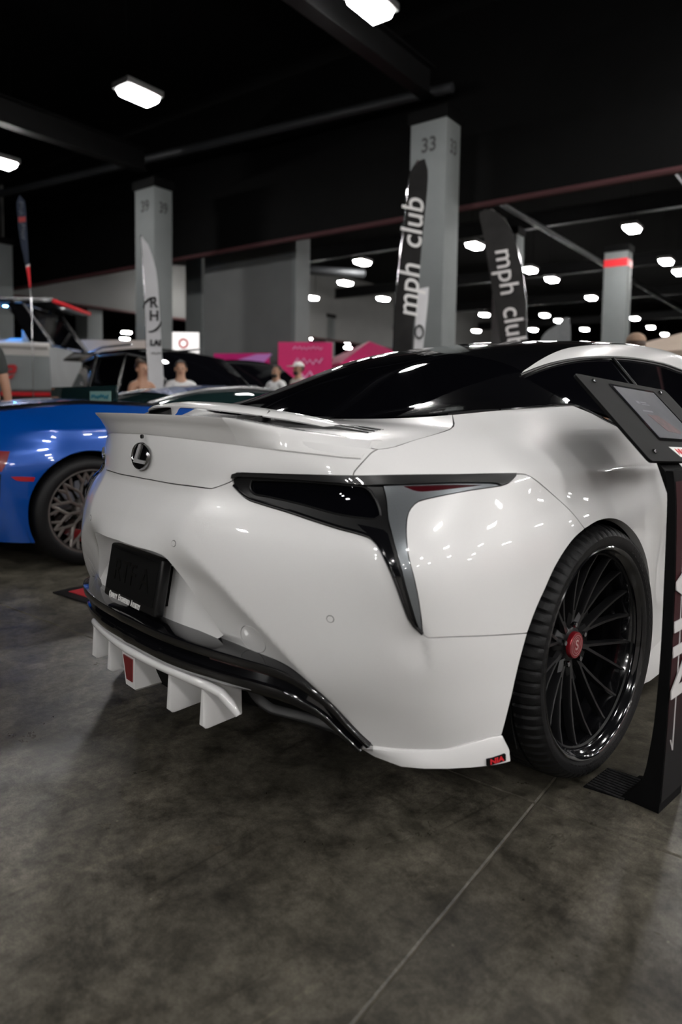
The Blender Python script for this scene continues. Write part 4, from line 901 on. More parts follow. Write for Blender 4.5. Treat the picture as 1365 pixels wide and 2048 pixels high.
M['cream'] = mat('cream_partition', (.42, .37, .34), rough=.7, noise=.04, nscale=3)
M['girder'] = mat('girder_steel', (.0035, .0035, .0038), rough=.6, spec=.18, noise=.3, nscale=4)
def girder(x0, y0, x1, y1, z, label):
    o = empty('roof_girder', g((x0 + x1) / 2, (y0 + y1) / 2, z)); L = math.hypot(x1 - x0, y1 - y0); o.rotation_euler = (0, 0, GA + math.atan2(y1 - y0, x1 - x0))
    bm = bmesh.new(); add_box(bm, (0, 0, .30), (L, .26, .03)); bm_obj('top_flange', bm, M['girder'], o)
    bm = bmesh.new(); add_box(bm, (0, 0, -.30), (L, .30, .03)); bm_obj('bottom_flange', bm, M['girder'], o)
    bm = bmesh.new(); add_box(bm, (0, 0, 0), (L, .02, .57)); bm_obj('web', bm, M['girder'], o)
    return tag(o, label, 'girder')
girder(-5.85, -14, -5.85, 11.7, 7.75, 'dark steel girder running onto column 33')
girder(-14.58, -14, -14.58, 11.1, 7.75, 'dark steel overhead beam meeting the column that carries number 39')
for k, y in enumerate((19.5, 26.0, 36.0, 46.0, 58.0)):
    girder(-27, y, 22, y, 8.6, ('dark steel girder above the first lamps beyond the bulkhead', 'dark steel girder above the red-banded column', 'dark steel girder across the middle of the far hall', 'dark steel girder far back over the lamps', 'dark steel girder nearest the end wall')[k])
for k, (a, b, z, rr, lab) in enumerate((((-2.5, 14), (-2.5, 40), 7.5, .16, 'grey air duct running beside the right-hand lamps'), ((-8.0, 14.5), (-8.0, 60), 7.7, .10, 'thin pipe run above the middle lamps'), ((-22.5, 16.5), (-16.5, 24.5), 7.0, .20, 'fat grey duct elbow beyond the wide pier'), ((-26, 10.6), (-6, 13.0), 8.2, .12, 'dark pipe slung before the bulkhead'))):
    tag(tube('ceiling_duct', [g(*a, z), g((a[0] + b[0]) / 2, (a[1] + b[1]) / 2, z), g(*b, z)], rr, mat('duct_steel', (.03, .032, .035), rough=.5, metal=.3), None, 14), lab, 'duct')
# ---------------------------------------------------------------- feather flags
VR = math.atan2(math.sin(.8198), math.cos(.8198))
def flag(name, label, base, yaw, outline, col, pole, thick=.006, bend=.012, m=None, group=None):
    """base on the floor, outline in metres (across, up); cloth bellies a little"""
    o = tag(empty(name, (base[0], base[1], 0), yaw), label, 'flag', group)
    P = np.array(catmull(outline + [outline[0]], .10)[:-1]); n = len(P)
    lo, hi = P.min(0), P.max(0); st = .07
    gx, gy = np.meshgrid(np.arange(lo[0], hi[0], st), np.arange(lo[1], hi[1], st)); G = np.stack([gx.ravel(), gy.ravel()], 1); G = G[inside(P, G)]
    d = np.linalg.norm(G[:, None] - P[None], axis=2).min(1) if len(G) else np.zeros(0); G = G[d > .03] if len(G) else G
    A = np.concatenate([P, G]) if len(G) else P
    r = delaunay_2d_cdt([Vector(q) for q in A], [(i, (i + 1) % n) for i in range(n)], [], 1, 1e-6)
    V2 = [tuple(v) for v in r[0]]; K_ = len(V2); belly = lambda x, z: bend * math.sin(x * 9 + z * 1.7) + .4 * bend * math.sin(z * 5.1)
    V = [(x, belly(x, z) - thick / 2, z) for x, z in V2] + [(x, belly(x, z) + thick / 2, z) for x, z in V2]
    F = [tuple(f) for f in r[2]] + [tuple(K_ + i for i in f[::-1]) for f in r[2]] + [(i, (i + 1) % n, K_ + (i + 1) % n, K_ + i) for i in range(n)]
    cl = mesh('cloth', V, F, m or mat(name + '_cloth', col, rough=.75, noise=.10, nscale=5), o, angle=60)
    tube('pole', [(x, .012 + belly(x, z), z) for x, z in pole], .012, M['chrome'], o, 8)
    bm = bmesh.new(); add_box(bm, (pole[0][0], 0, .015), (.5, .06, .03), bev=.008); add_box(bm, (pole[0][0], 0, .0151), (.06, .5, .03), bev=.008); bm_obj('cross_base', bm, M['satin'], o)
    return o, belly
def scribble(o, x0, x1, z, h, m, y=-.04, n=14, w=.014, vertical=False, be=None):
    """a run of print too blurred to read in the photograph: one connected zigzag stroke"""
    P = []
    for i in range(n + 1):
        a = x0 + (x1 - x0) * i / n; b = z + h * (.5 if i % 2 else -.5) * (.7 + .3 * math.sin(i * 2.3)); P.append((b, a) if vertical else (a, b))
    return tube('printed_line', [(a, (be(a, b) if be else 0) + y, b) for a, b in P], w, m, o, 5)
FG = mat('black_flag_cloth', (.022, .021, .021), rough=.85, spec=.2, noise=.2, nscale=4)
f1, be = flag('feather_flag', 'black club flag with white lettering in front of column 33', (-4.542, 6.157), VR, [(-.089, 1.4), (-.068, 2.462), (.011, 3.264), (.061, 3.794), (.101, 4.156), (.205, 4.308), (.285, 4.335), (.329, 4.192), (.328, 3.929), (.291, 3.467), (.239, 2.734), (.225, 2.466), (.184, 2.129), (.13, 1.4)], None, [(-.10, 0), (-.09, 1.4), (-.075, 2.46), (.005, 3.26), (.055, 3.79), (.10, 4.17), (.2, 4.32)], m=FG)
words1 = [(text('flag_lettering', w, .42, M['white_print'], f1, None, ext=.003, xs=.98, off=.003, shear=.15), k) for w, k in (('mph', -.26), ('club', .28))]
def lay(t, o, d, up, be, front=-1):
    Mx = frame((o[0], 0, o[1]), (d[0], 0, d[1]), (up[0], 0, up[1])); t.data.transform(Mx)
    for v in t.data.vertices: v.co.y += be(v.co.x, v.co.z) - .016
for t, k in words1: lay(t, (.128 + .06 * k, 3.02 + 1.646 * k), (.06, 1.646), (-1, .04), be)
f2, be = flag('feather_flag', 'black club flag with white lettering beside the tall grey column', (-4.758, 9.297), VR, [(-.16, 1.4), (-.221, 2.002), (-.412, 3.006), (-.581, 3.917), (-.658, 4.286), (-.45, 4.33), (-.235, 4.169), (-.057, 3.841), (.085, 3.346), (.16, 2.847), (.196, 2.008), (.19, 1.4)], None, [(.21, 0), (.2, 1.4), (.205, 2.0), (.17, 2.85), (.09, 3.36), (-.05, 3.86), (-.23, 4.19), (-.45, 4.345), (-.62, 4.31)], m=FG)
words2 = [(text('flag_lettering', w, .46, M['grey_print'], f2, None, ext=.003, xs=.96, off=.003), k) for w, k in (('mph', -.26), ('club', .28))]
for t, k in words2: lay(t, (-.11 + .29 * k, 2.86 - 1.725 * k), (.29, -1.725), (1, .17), be)
WF = mat('white_flag_cloth', (.62, .62, .64), rough=.8, noise=.05, nscale=4)
f3, be = flag('feather_flag', 'white feather flag with black monogram in front of column 39', (-7.012, 3.805), VR, [(-.09, 1.2), (-.117, 1.825), (-.135, 2.445), (-.159, 2.991), (-.178, 3.317), (-.082, 3.196), (.02, 2.858), (.06, 2.448), (.092, 1.828), (.11, 1.2)], None, [(-.09, 0), (-.095, 1.2), (-.122, 1.83), (-.14, 2.45), (-.164, 3.0), (-.182, 3.33)], m=WF, bend=.012)
BKP = mat('black_print', (.012, .012, .013), rough=.7)
def up_text(s, o, x, z, size, be, xs=1.0, m=BKP, rot=0.0, off=.004):
    t = text('flag_lettering', s, size, m, o, None, ext=.003, xs=xs, off=off); lay(t, (x, z), (math.cos(rot), math.sin(rot)), (-math.sin(rot), math.cos(rot)), be); return t
up_text('R', f3, -.005, 2.40, .20, be); up_text('H', f3, .0, 2.22, .20, be); up_text('(', f3, -.07, 2.44, .24, be, rot=-.9); up_text(')', f3, .04, 2.06, .24, be, rot=-.9); up_text('LAI', f3, .015, 1.85, .11, be, off=.006); scribble_later = (f3, be)
f4, be = flag('feather_flag', 'white flag with round emblem half hidden behind the club flag', (-6.069, 8.332), VR, [(-.1, 1.5), (-.087, 2.006), (-.023, 3.057), (.15, 3.094), (.07, 2.009), (.05, 1.5)], None, [(-.11, 0), (-.1, 1.5), (-.09, 2.0), (-.028, 3.07)], m=WF, bend=.015)
up_text('O', f4, -.0, 2.3, .36, be, .6)
f3_mark = scribble_later
NV = mat('navy_flag_cloth', (.012, .018, .035), rough=.8, noise=.2, nscale=5)
f5, be = flag('feather_flag', 'navy feather flag with red tip on the boat mast', (-13.98, 4.52), VR, [(-.291, 5.325), (-.231, 5.5), (-.12, 5.373), (-.082, 4.82), (-.048, 4.077), (-.035, 3.98), (-.10, 3.95), (-.133, 4.076), (-.237, 4.633)], None, [(.005, 0), (0, 2.95), (-.012, 3.52), (-.09, 4.0), (-.15, 4.08)], m=NV, bend=.01)
def patch(o, pts, m, be, nm):
    n = len(pts); mesh(nm, [(x, be(x, z) - .008, z) for x, z in pts] + [(x, be(x, z) + .008, z) for x, z in pts], [tuple(range(n)), tuple(range(n, 2 * n))[::-1]] + [(i, (i + 1) % n, n + (i + 1) % n, n + i) for i in range(n)], m, o, smooth=False)
patch(f5, [(-.10, 3.95), (-.035, 3.98), (-.01, 3.52), (-.03, 3.50)], M['red_print'], be, 'red_tip'); patch(f5, [(-.105, 3.98), (-.03, 4.02), (-.033, 3.96), (-.098, 3.91)], M['grey_print'], be, 'white_stripe'); patch(f5, [(-.255, 5.02), (-.10, 5.04), (-.10, 4.93), (-.25, 4.91)], mat('dull_red_print', (.25, .03, .03), rough=.7), be, 'red_block')
scribble(f5, 5.35, 5.08, -.19, .09, mat('faded_grey_print', (.18, .19, .21), rough=.7), -.012, 8, .008, True, be); scribble(f5, 4.88, 4.55, -.155, .08, mat('faded_grey_print', (.18, .19, .21), rough=.7), -.012, 9, .008, True, be)
f6, be = flag('feather_flag', 'small grey pennant standing behind the roof of the coupe', (-5.306, 12.08), VR, [(-.563, 2.2), (-.55, 2.45), (-.40, 2.62), (-.268, 2.696), (-.01, 2.86), (-.01, 2.2)], (.10, .105, .11), [(.0, 0), (0, 2.2), (0, 2.88)])
# ---------------------------------------------------------------- booths, tents, banners
def banner(name, label, a, b, z0, z1, m, cat='banner', feet=True):
    """upright printed panel between two floor points"""
    a = Vector((a[0], a[1], 0)); b = Vector((b[0], b[1], 0)); o = empty(name, (a + b) / 2, math.atan2((b - a).y, (b - a).x)); L = (b - a).length
    bm = bmesh.new(); add_box(bm, (0, 0, (z0 + z1) / 2), (L, .06, z1 - z0)); bm_obj('panel', bm, m, o)
    for s in (-1, 1):
        bm = bmesh.new(); add_box(bm, (s * (L / 2 - .05), .05, z1 / 2), (.05, .05, z1)); bm_obj('upright', bm, M['satin'], o)
    return tag(o, label, cat)
PK = mat('magenta_print', (.55, .008, .17), rough=.6, noise=.15, nscale=1.2); PK2 = mat('crimson_pink_print', (.58, .012, .13), rough=.6, noise=.08, nscale=2); PKL = mat('pale_pink_print', (.75, .45, .70), rough=.6)
b = banner('booth_banner', 'long magenta booth wall with pale lettering behind the black pickup', (-15.8, 10.36), (-14.25, 11.25), 0, 2.52, PK)
scribble(b, -.35, .45, 2.05, .20, PKL, n=9, w=.022); scribble(b, -.65, .80, 1.72, .16, PKL, n=17, w=.02)
mesh('light_streak', [(-.3, -.036, 2.28), (.5, -.036, 2.49), (1.0, -.036, 2.49), (.7, -.036, 2.22), (.2, -.036, 2.3)], [(0, 1, 2, 3, 4)], mat('lilac_print', (.55, .22, .60), rough=.6), b, smooth=False)
b = banner('booth_banner', 'crimson overhead booth sign with small white lettering', (-13.9, 11.30), (-12.75, 12.35), 0, 2.82, PK2)
scribble(b, -.35, .5, 2.65, .10, PKL, n=13, w=.012); scribble(b, -.3, .5, 2.28, .18, PKL, n=9, w=.02); scribble(b, -.3, .6, 1.85, .30, PKL, n=6, w=.035)
def tent(label, c, rz, w, zeave, zpeak, m):
    o = tag(empty('canopy_tent', (c[0], c[1], 0), rz), label, 'tent'); h = w / 2
    V = [(-h, -h, zeave), (h, -h, zeave), (h, h, zeave), (-h, h, zeave), (0, 0, zpeak), (-h, -h, zeave - .25), (h, -h, zeave - .25), (h, h, zeave - .25), (-h, h, zeave - .25)]
    mesh('canopy', V, [(0, 1, 4), (1, 2, 4), (2, 3, 4), (3, 0, 4), (5, 6, 1, 0), (6, 7, 2, 1), (7, 8, 3, 2), (8, 5, 0, 3)], m, o, smooth=False)
    for x in (-1, 1):
        for y in (-1, 1): bm = bmesh.new(); add_box(bm, (x * (h - .03), y * (h - .03), zeave / 2), (.05, .05, zeave)); bm_obj('leg', bm, M['chrome'], o)
    return o
tent('pink pop-up canopy tent with a pointed peak behind the coupe roof', (-13.9, 15.0), VR + .35, 3.0, 2.30, 3.12, PK2)
tent('beige pop-up canopy tent behind the man in the tan cap', (-2.9, 13.0), VR + .5, 3.0, 2.05, 2.62, mat('beige_canvas', (.34, .27, .22), rough=.8, noise=.05, nscale=3))
b = banner('light_box_sign', 'white backlit sign with red edge beside the wide pier', (-16.25, 9.1), (-15.65, 9.75), 2.45, 3.08, mat('sign_white', (.8, .8, .8), rough=.5, emit=(1, .95, .92), estr=.9), 'sign')
bm = bmesh.new(); add_box(bm, (-.45, 0, 2.76), (.09, .1, .66)); bm_obj('red_edge', bm, M['red_print'], b)
o = lathe('red_emblem', [(0, .09), (.01, .09), (.01, .15), (0, .15)], M['red_print'], b, 24, 'Z'); local_obj(o, frame((0, -.035, 2.76), (1, 0, 0), (0, 0, 1)))
banner('booth_partition', 'cream booth partition seen through the boat cockpit', (-19.5, 4.2), (-15.4, 8.2), 0, 2.72, M['cream'], 'partition')
banner('booth_partition', 'pale booth frame with dark opening beside the pink tent', (-15.4, 17.2), (-13.9, 18.9), 2.0, 2.95, M['white_print'], 'partition')
M['redmat'] = mat('red_mat', (.40, .012, .02), rough=.8)
rm = tag(empty('floor_mat', (-1.62, 1.01, 0), GA), 'red and black floor mat lying between the blue car and the coupe', 'mat')
bm = bmesh.new(); add_box(bm, (0, 0, .004), (.62, .95, .008)); bm_obj('border', bm, M['satin'], rm); bm = bmesh.new(); add_box(bm, (0, 0, .0085), (.50, .84, .003)); bm_obj('centre', bm, M['redmat'], rm)

banner('booth_partition', 'white wall added out of view across the aisle to bounce light onto the coupe', (7.5, -5.5), (8.5, 3.2), 0, 3.0, mat('bounce_wall_white', (.78, .74, .73), rough=.6), 'partition')  # unseen wall, added to throw light back onto the coupe's side
banner('booth_partition', 'pale pink wall added out of view further along the aisle for bounced light', (8.7, 4.2), (8.2, 10.5), 0, 2.8, mat('bounce_wall_pink', (.72, .52, .53), rough=.6), 'partition')  # second unseen wall, added for pinkish bounce and reflection on the coupe

scribble(f3_mark[0], -.045, .085, 1.71, .035, BKP, -.010, 11, .005, False, f3_mark[1])
# ---------------------------------------------------------------- blue sports car parked alongside
M['blue'] = mat('metallic_blue_paint', (.0, .060, .34), rough=.25, metal=.3, coat=1.0, coat_rough=.02, noise=.05, nscale=600)
M['green_glass'] = mat('green_tinted_glass', (.008, .020, .020), rough=.04, spec=.6)
M['silver'] = mat('silver_trim', (.45, .45, .46), rough=.25, metal=.9)
blue = tag(empty('blue_sports_car', (-3.27, -.01, 0)), 'bright blue sports car with bronze-grey lattice wheel, parked alongside the white coupe', 'car')
def BP(u_, z, off=0.0):
    P, N = SP(u_, z, off); P = P.copy(); P[..., 2] = z if not np.ndim(off) and off == 0 else P[..., 2]
    P[..., 1] -= .03; return P, N
for s in (False, True):
    wa = [(1.571 + .372 * math.cos(t), .345 + .372 * math.sin(t)) for t in np.linspace(PI + .45, -.45, 40)]
    panel('rear_flank', [[(.02, .95), (.5, .93), (.9, .945), (1.2, .97), (1.6, 1.0), (2.2, .985), (3.0, .96)], [(3.0, .96), (3.0, .17)], [(3.0, .17), (wa[-1][0], .18)], wa[::-1], [(wa[0][0], .18), (.9, .20), (.4, .22), (.02, .24)], [(.02, .24), (.02, .95)]], M['blue'], blue, BP, step=.03, flange=.025, mirror=s)
    fw = [(4.446 + .372 * math.cos(t), .345 + .372 * math.sin(t)) for t in np.linspace(PI + .45, -.45, 30)]
    panel('front_flank', [[(3.0, .96), (3.8, .90), (4.6, .82), (5.3, .70), (UK[-1] - .01, .66)], [(UK[-1] - .01, .66), (UK[-1] - .01, .2)], [(UK[-1] - .01, .2), (fw[-1][0], .18)], fw[::-1], [(fw[0][0], .18), (3.0, .17)], [(3.0, .17), (3.0, .96)]], M['blue'], blue, BP, step=.05, flange=.02, mirror=s)
    panel('tail_light', [[(.65, .72), (.90, .735), (1.107, .725)], [(1.107, .725), (1.095, .66), (1.068, .61)], [(1.068, .61), (.88, .61), (.65, .62)], [(.65, .62), (.65, .72)]], M['red_light'], blue, BP, off=.004, step=.02, mirror=s)
    panel('tail_vent', [[(.65, .60), (.88, .595), (1.065, .598)], [(1.065, .598), (1.04, .50), (1.0, .38)], [(1.0, .38), (.8, .35), (.65, .36)], [(.65, .36), (.65, .60)]], M['matte'], blue, BP, off=.003, step=.03, mirror=s)
    panel('side_marker', [[(1.110, .582), (1.17, .580), (1.245, .573)], [(1.245, .573), (1.236, .546)], [(1.236, .546), (1.17, .551), (1.135, .560), (1.110, .582)]], mat('marker_red', (.35, .01, .015), rough=.2, coat=1), blue, BP, off=.004, step=.015, mirror=s)
# deck, bonnet and cabin
rows = []
for q in np.linspace(0, 1, 24):
    yy = .02 + q * 4.3; u_ = np.interp(yy, [.0, .2, .5, .94, 1.2, 1.6, 2.3, 3.2, 3.83, 4.35], [.3, .7, 1.05, 1.571, 1.83, 2.23, 2.93, 3.83, 4.46, 4.94])
    zt = np.interp(u_, [.02, .5, .9, 1.2, 1.6, 2.2, 3.0, 3.8, 4.6, 5.3], [.95, .93, .945, .97, 1.0, .985, .96, .90, .82, .70]); e = BP(np.array([u_]), np.array([zt]))[0][0]
    rows.append([(e[0] * x, e[1], zt + .045 * (1 - x * x) - .002) for x in np.linspace(-1, 1, 13)])
deck = loft('deck', rows, M['blue'], blue, flip=True)
for s in (-1, 1):
    P = [(s * (r_[-1][0] - .05), r_[-1][1], r_[-1][2] + .012) for r_ in rows[2:13]]; tube('deck_blade', P, .018, M['gloss'], blue)
cab = []
for y, zt, hw, hb, zb in ((1.55, 1.02, .45, .70, 1.0), (1.75, 1.085, .50, .72, .99), (2.0, 1.135, .53, .73, .985), (2.3, 1.158, .54, .74, .98), (2.6, 1.148, .54, .75, .975), (2.95, 1.09, .56, .755, .965), (3.3, .99, .6, .755, .945), (3.5, .93, .62, .75, .93)):
    cab.append([(-hb, y, zb), (-(hb + hw) / 2 - .02, y, (zb + zt) / 2 + .01), (-hw, y, zt - .02), (-hw * .6, y, zt), (0, y, zt + .012), (hw * .6, y, zt), (hw, y, zt - .02), ((hb + hw) / 2 + .02, y, (zb + zt) / 2 + .01), (hb, y, zb)])
loft('cabin_glass', cab, M['green_glass'], blue, flip=True, cap=True)
for s in (2, 6): tube('roof_rail', [Vector(r_[s]) + Vector((0, 0, .008)) for r_ in cab], .016, M['silver'], blue)
loft('roof_skin', [[Vector(r_[k]) + Vector((0, 0, .006)) for k in (2, 3, 4, 5, 6)] for r_ in cab[1:5]], M['blue'], blue, flip=True)
# upright wind deflector behind the seats
bm = bmesh.new(); add_box(bm, (.0, 1.25, 1.055), (1.2, .02, .15), bev=.009); bm_obj('wind_deflector', bm, M['green_glass'], blue)
bm = bmesh.new(); add_box(bm, (.38, 1.225, 1.05), (.34, .006, .085)); st = bm_obj('deflector_sticker', bm, mat('pale_green_sticker', (.20, .34, .29), rough=.5), blue)
scribble(blue, .24, .52, 1.055, .035, mat('teal_print', (.0, .14, .20), rough=.5), 1.219, 15, .004)
loft('inner_shell', [[(-.6, .25, .25), (.6, .25, .25), (.6, .25, .9), (-.6, .25, .9)], [(-.6, 1.3, .2), (.6, 1.3, .2), (.6, 1.3, .96), (-.6, 1.3, .96)], [(-.6, 4.1, .2), (.6, 4.1, .2), (.5, 4.1, .6), (-.5, 4.1, .6)]], M['matte'], blue, close=True, cap=True)
for s in (1, -1):
    for yc in (.91, 3.80):
        V = [(s * x, yc + .385 * math.cos(a), .345 + .385 * math.sin(a)) for a in np.linspace(-.45, PI + .45, 30) for x in (.58, .925)]
        mesh('arch_liner', V, [(2 * i, 2 * i + 1, 2 * i + 3, 2 * i + 2) for i in range(29)], M['matte'], blue)
M['bronze'] = mat('bronze_grey_alloy', (.16, .145, .135), rough=.38, metal=.6)
def lattice_wheel():
    w = empty('wheel')
    lathe('tyre', [(-.02, .238), (.003, .258), (.010, .28), (.008, .305), (-.005, .326), (-.02, .335), (-.05, .340), (-.15, .342), (-.25, .340), (-.28, .325), (-.285, .28), (-.26, .24)], M['rubber'], w, 96)
    lathe('rim', [(-.26, .24), (-.25, .23), (-.08, .232), (-.03, .24), (-.008, .246), (.004, .252), (.004, .260), (-.004, .262)], M['bronze'], w, 80)
    V = []; F = []
    for k in range(1):
        segs = [((.05, 0, -.05), (.125, 0, -.038)), ((.125, 0, -.038), (.185, .21, -.026)), ((.125, 0, -.038), (.185, -.21, -.026)), ((.185, .21, -.026), (.243, .10, -.012)), ((.185, -.21, -.026), (.243, -.10, -.012)), ((.185, .21, -.026), (.243, .3142, -.012)), ((.185, -.21, -.026), (.243, -.3142, -.012))]
        for (r0, a0, x0), (r1, a1, x1) in segs:
            v, f = tube_vf([(x0, r0 * math.cos(a0), r0 * math.sin(a0)), (x1, r1 * math.cos(a1), r1 * math.sin(a1))], [.0125, .0085], 6, len(V)); V += v; F += f
    me = bpy.data.meshes.new('spoke'); me.from_pydata([tuple(v) for v in V], [], F); me.materials.append(M['bronze']); me.update()
    for k in range(10): o = bpy.data.objects.new('spoke', me); C.objects.link(o); o.parent = w; o.rotation_euler = (2 * PI * k / 10 + .1, 0, 0)
    lathe('hub', [(-.12, .075), (-.06, .07), (-.045, .055), (-.043, 0)], M['bronze'], w, 32); lathe('centre_cap', [(-.044, .034), (-.034, .034), (-.032, .03), (-.032, 0)], M['blue'], w, 24)
    lathe('brake_disc', [(-.10, .08), (-.10, .19), (-.13, .19), (-.13, .08)], M['chrome'], w, 48)
    lathe('wheel_back', [(-.14, .235), (-.14, 0)], M['matte'], w, 32)
    loft('brake_caliper', [[(x, r_ * math.cos(a), r_ * math.sin(a)) for x, r_ in ((-.075, .13), (-.07, .165), (-.075, .20), (-.13, .20), (-.13, .13))] for a in np.linspace(-2.1, -1.1, 10)], mat('red_caliper', (.18, .01, .012), rough=.35, coat=.6), w, close=True, cap=True)
    return w
lw = lattice_wheel(); lw.parent = blue; lw.location = (.948, .91, .342)
for x, y in ((-1, .91), (1, 3.80), (-1, 3.80)):
    o = copy_tree(lw, blue); o.location = (x * .948, y, .342); o.rotation_euler = (0, 0, 0 if x > 0 else PI)
# ---------------------------------------------------------------- black vehicles further back
def big_car(name, label, loc, rz, W, st, cabin, paint, cat, rails=True, wheels=((.95), (3.9)), wr=.39, hatch=None):
    """st: (y, belt height); cabin: (y, roof z, half width at roof)"""
    o = tag(empty(name, loc, rz), label, cat); h = W / 2; rows = []
    for y, zb, k in st:
        w = h * k; rows.append([(-w * .86, y, .30), (-w * .97, y, .38), (-w, y, .62), (-w, y, zb - .12), (-w * .96, y, zb), (-w * .5, y, zb + .03), (0, y, zb + .04), (w * .5, y, zb + .03), (w * .96, y, zb), (w, y, zb - .12), (w, y, .62), (w * .97, y, .38), (w * .86, y, .30)])
    loft('body', rows, M[paint], o, cap=True, close=True, flip=True)
    cr = []
    for y, zr, hw, zb in cabin: cr.append([(-h * .95, y, zb), (-hw - .02, y, zr - .10), (-hw + .05, y, zr - .02), (-hw * .5, y, zr + .01), (0, y, zr + .02), (hw * .5, y, zr + .01), (hw - .05, y, zr - .02), (hw + .02, y, zr - .10), (h * .95, y, zb)])
    loft('cabin', cr, M['glass'], o, cap=True, flip=True)
    ro = [c for c in cr if c[4][2] > max(q[4][2] for q in cr) - .10]
    loft('roof', [[Vector(p) + Vector((0, 0, .012)) for p in c[2:7]] for c in ro], M[paint], o, flip=True)
    for k in (1, 7):
        tube('window_frame', [Vector(c[k]) + Vector(((.015 if k == 7 else -.015), 0, 0)) for c in cr], .016, M['silver'], o)
        tube('belt_trim', [Vector(c[0 if k == 1 else 8]) + Vector(((.02 if k == 7 else -.02), 0, 0)) for c in cr], .014, M['silver'], o)
    for k, s in ((0, -1), (8, 1)):
        for c in (cr[2], cr[len(cr) // 2]):
            a = Vector(c[k]); b = Vector(c[1 if k == 0 else 7]); tube('pillar', [a + Vector((s * .012, 0, 0)), b + Vector((s * .012, 0, 0))], .04, M[paint], o)
    if rails:
        for s in (-1, 1): tube('roof_rail', [(s * (c[6][0] - .02), c[0][1], c[4][2] + .05) for c in ro], .02, M['silver'], o)
    for y in wheels:
        for s in (-1, 1):
            w = lathe('wheel', [(-.22, .2), (-.2, wr - .03), (-.15, wr), (-.03, wr), (.0, wr - .04), (.005, wr - .1), (-.02, wr - .12), (-.03, .1), (-.02, 0)], M['rubber'], o, 40); w.location = (s * (h + .005), y, wr); w.rotation_euler = (0, 0, 0 if s > 0 else PI)
    for s in (-1, 1):
        bm = bmesh.new(); add_box(bm, (s * (h + .12), cabin[-2][0] - .35, cabin[0][3] + .12), (.20, .10, .16), bev=.03); bm_obj('door_mirror', bm, M[paint], o)
        bm = bmesh.new(); add_box(bm, (s * h * .75, .0, st[0][1] - .12), (.25, .06, .2), bev=.015); bm_obj('tail_light', bm, M['red_light'], o)
        bm = bmesh.new(); add_box(bm, (s * h * .7, st[-1][0], st[-1][1] - .15), (.35, .06, .1), bev=.015); bm_obj('head_light', bm, M['silver'], o)
    if hatch:
        y, z = hatch; loft('raised_tailgate', [[(x, y, z), (x, y - .35, z + .02), (x, y - .9, z - .10), (x, y - .9, z - .14), (x, y - .35, z - .03), (x, y, z - .05)] for x in (-h * .8, h * .8)], M[paint], o, close=True, cap=True)
    return o
suv = big_car('black_suv', 'black sport-utility vehicle with silver window trim and raised tailgate behind the blue car', (-11.6, 5.3, 0), math.radians(-90), 2.0,
        [(0, 1.1, .9), (.15, 1.18, .97), (1.0, 1.2, 1), (3.2, 1.2, 1), (4.0, 1.16, .99), (4.7, 1.08, .95), (4.95, .9, .85)],
        [(.05, 1.40, .66, 1.16), (.3, 1.88, .72, 1.17), (1.0, 1.97, .74, 1.18), (2.2, 1.96, .74, 1.18), (3.0, 1.84, .72, 1.18), (3.6, 1.46, .74, 1.18), (3.9, 1.2, .78, 1.17)], 'gloss', 'vehicle', hatch=(.35, 1.98))
pick = big_car('black_pickup', 'black pickup truck parked before the magenta booth wall', (-15.0, 8.7, 0), math.radians(-90), 1.98,
        [(0, 1.15, .95), (.2, 1.2, 1), (2.0, 1.2, 1), (3.5, 1.2, 1), (4.3, 1.18, .99), (5.2, 1.12, .96), (5.5, .95, .88)],
        [(1.5, 1.3, .7, 1.18), (1.7, 1.75, .72, 1.18), (2.2, 1.83, .72, 1.18), (2.9, 1.82, .72, 1.18), (3.3, 1.70, .72, 1.18), (3.9, 1.35, .76, 1.18), (4.15, 1.2, .8, 1.17)], 'gloss', 'vehicle', rails=False, wheels=(1.0, 4.4))
pick.scale = (1.1, 1.12, 1.12)
# ---------------------------------------------------------------- people
SK = [mat('skin_' + n, c, rough=.5) for n, c in (('light', (.50, .30, .21)), ('tan', (.36, .19, .12)), ('olive', (.42, .24, .16)))]
HR = {k: mat('hair_' + k, c, rough=.6) for k, c in (('dark', (.018, .012, .009)), ('brown', (.05, .028, .018)))}
def skin_mesh(name, verts, edges, rad, m, parent, root=0, sub=2):
    me = bpy.data.meshes.new(name); me.from_pydata(verts, edges, []); o = bpy.data.objects.new(name, me); C.objects.link(o)
    md = o.modifiers.new('skin', 'SKIN'); md.use_smooth_shade = True
    for i, r_ in enumerate(rad): me.skin_vertices[0].data[i].radius = (r_, r_) if not hasattr(r_, '__len__') else r_; me.skin_vertices[0].data[i].use_root = (i == root)
    sb = o.modifiers.new('sub', 'SUBSURF'); sb.levels = sub; sb.render_levels = sub
    dg = bpy.context.evaluated_depsgraph_get(); dg.update(); nm = bpy.data.meshes.new_from_object(o.evaluated_get(dg)); bpy.data.objects.remove(o); bpy.data.meshes.remove(me)
    nm.polygons.foreach_set('use_smooth', [True] * len(nm.polygons)); return link(name, nm, m, parent)
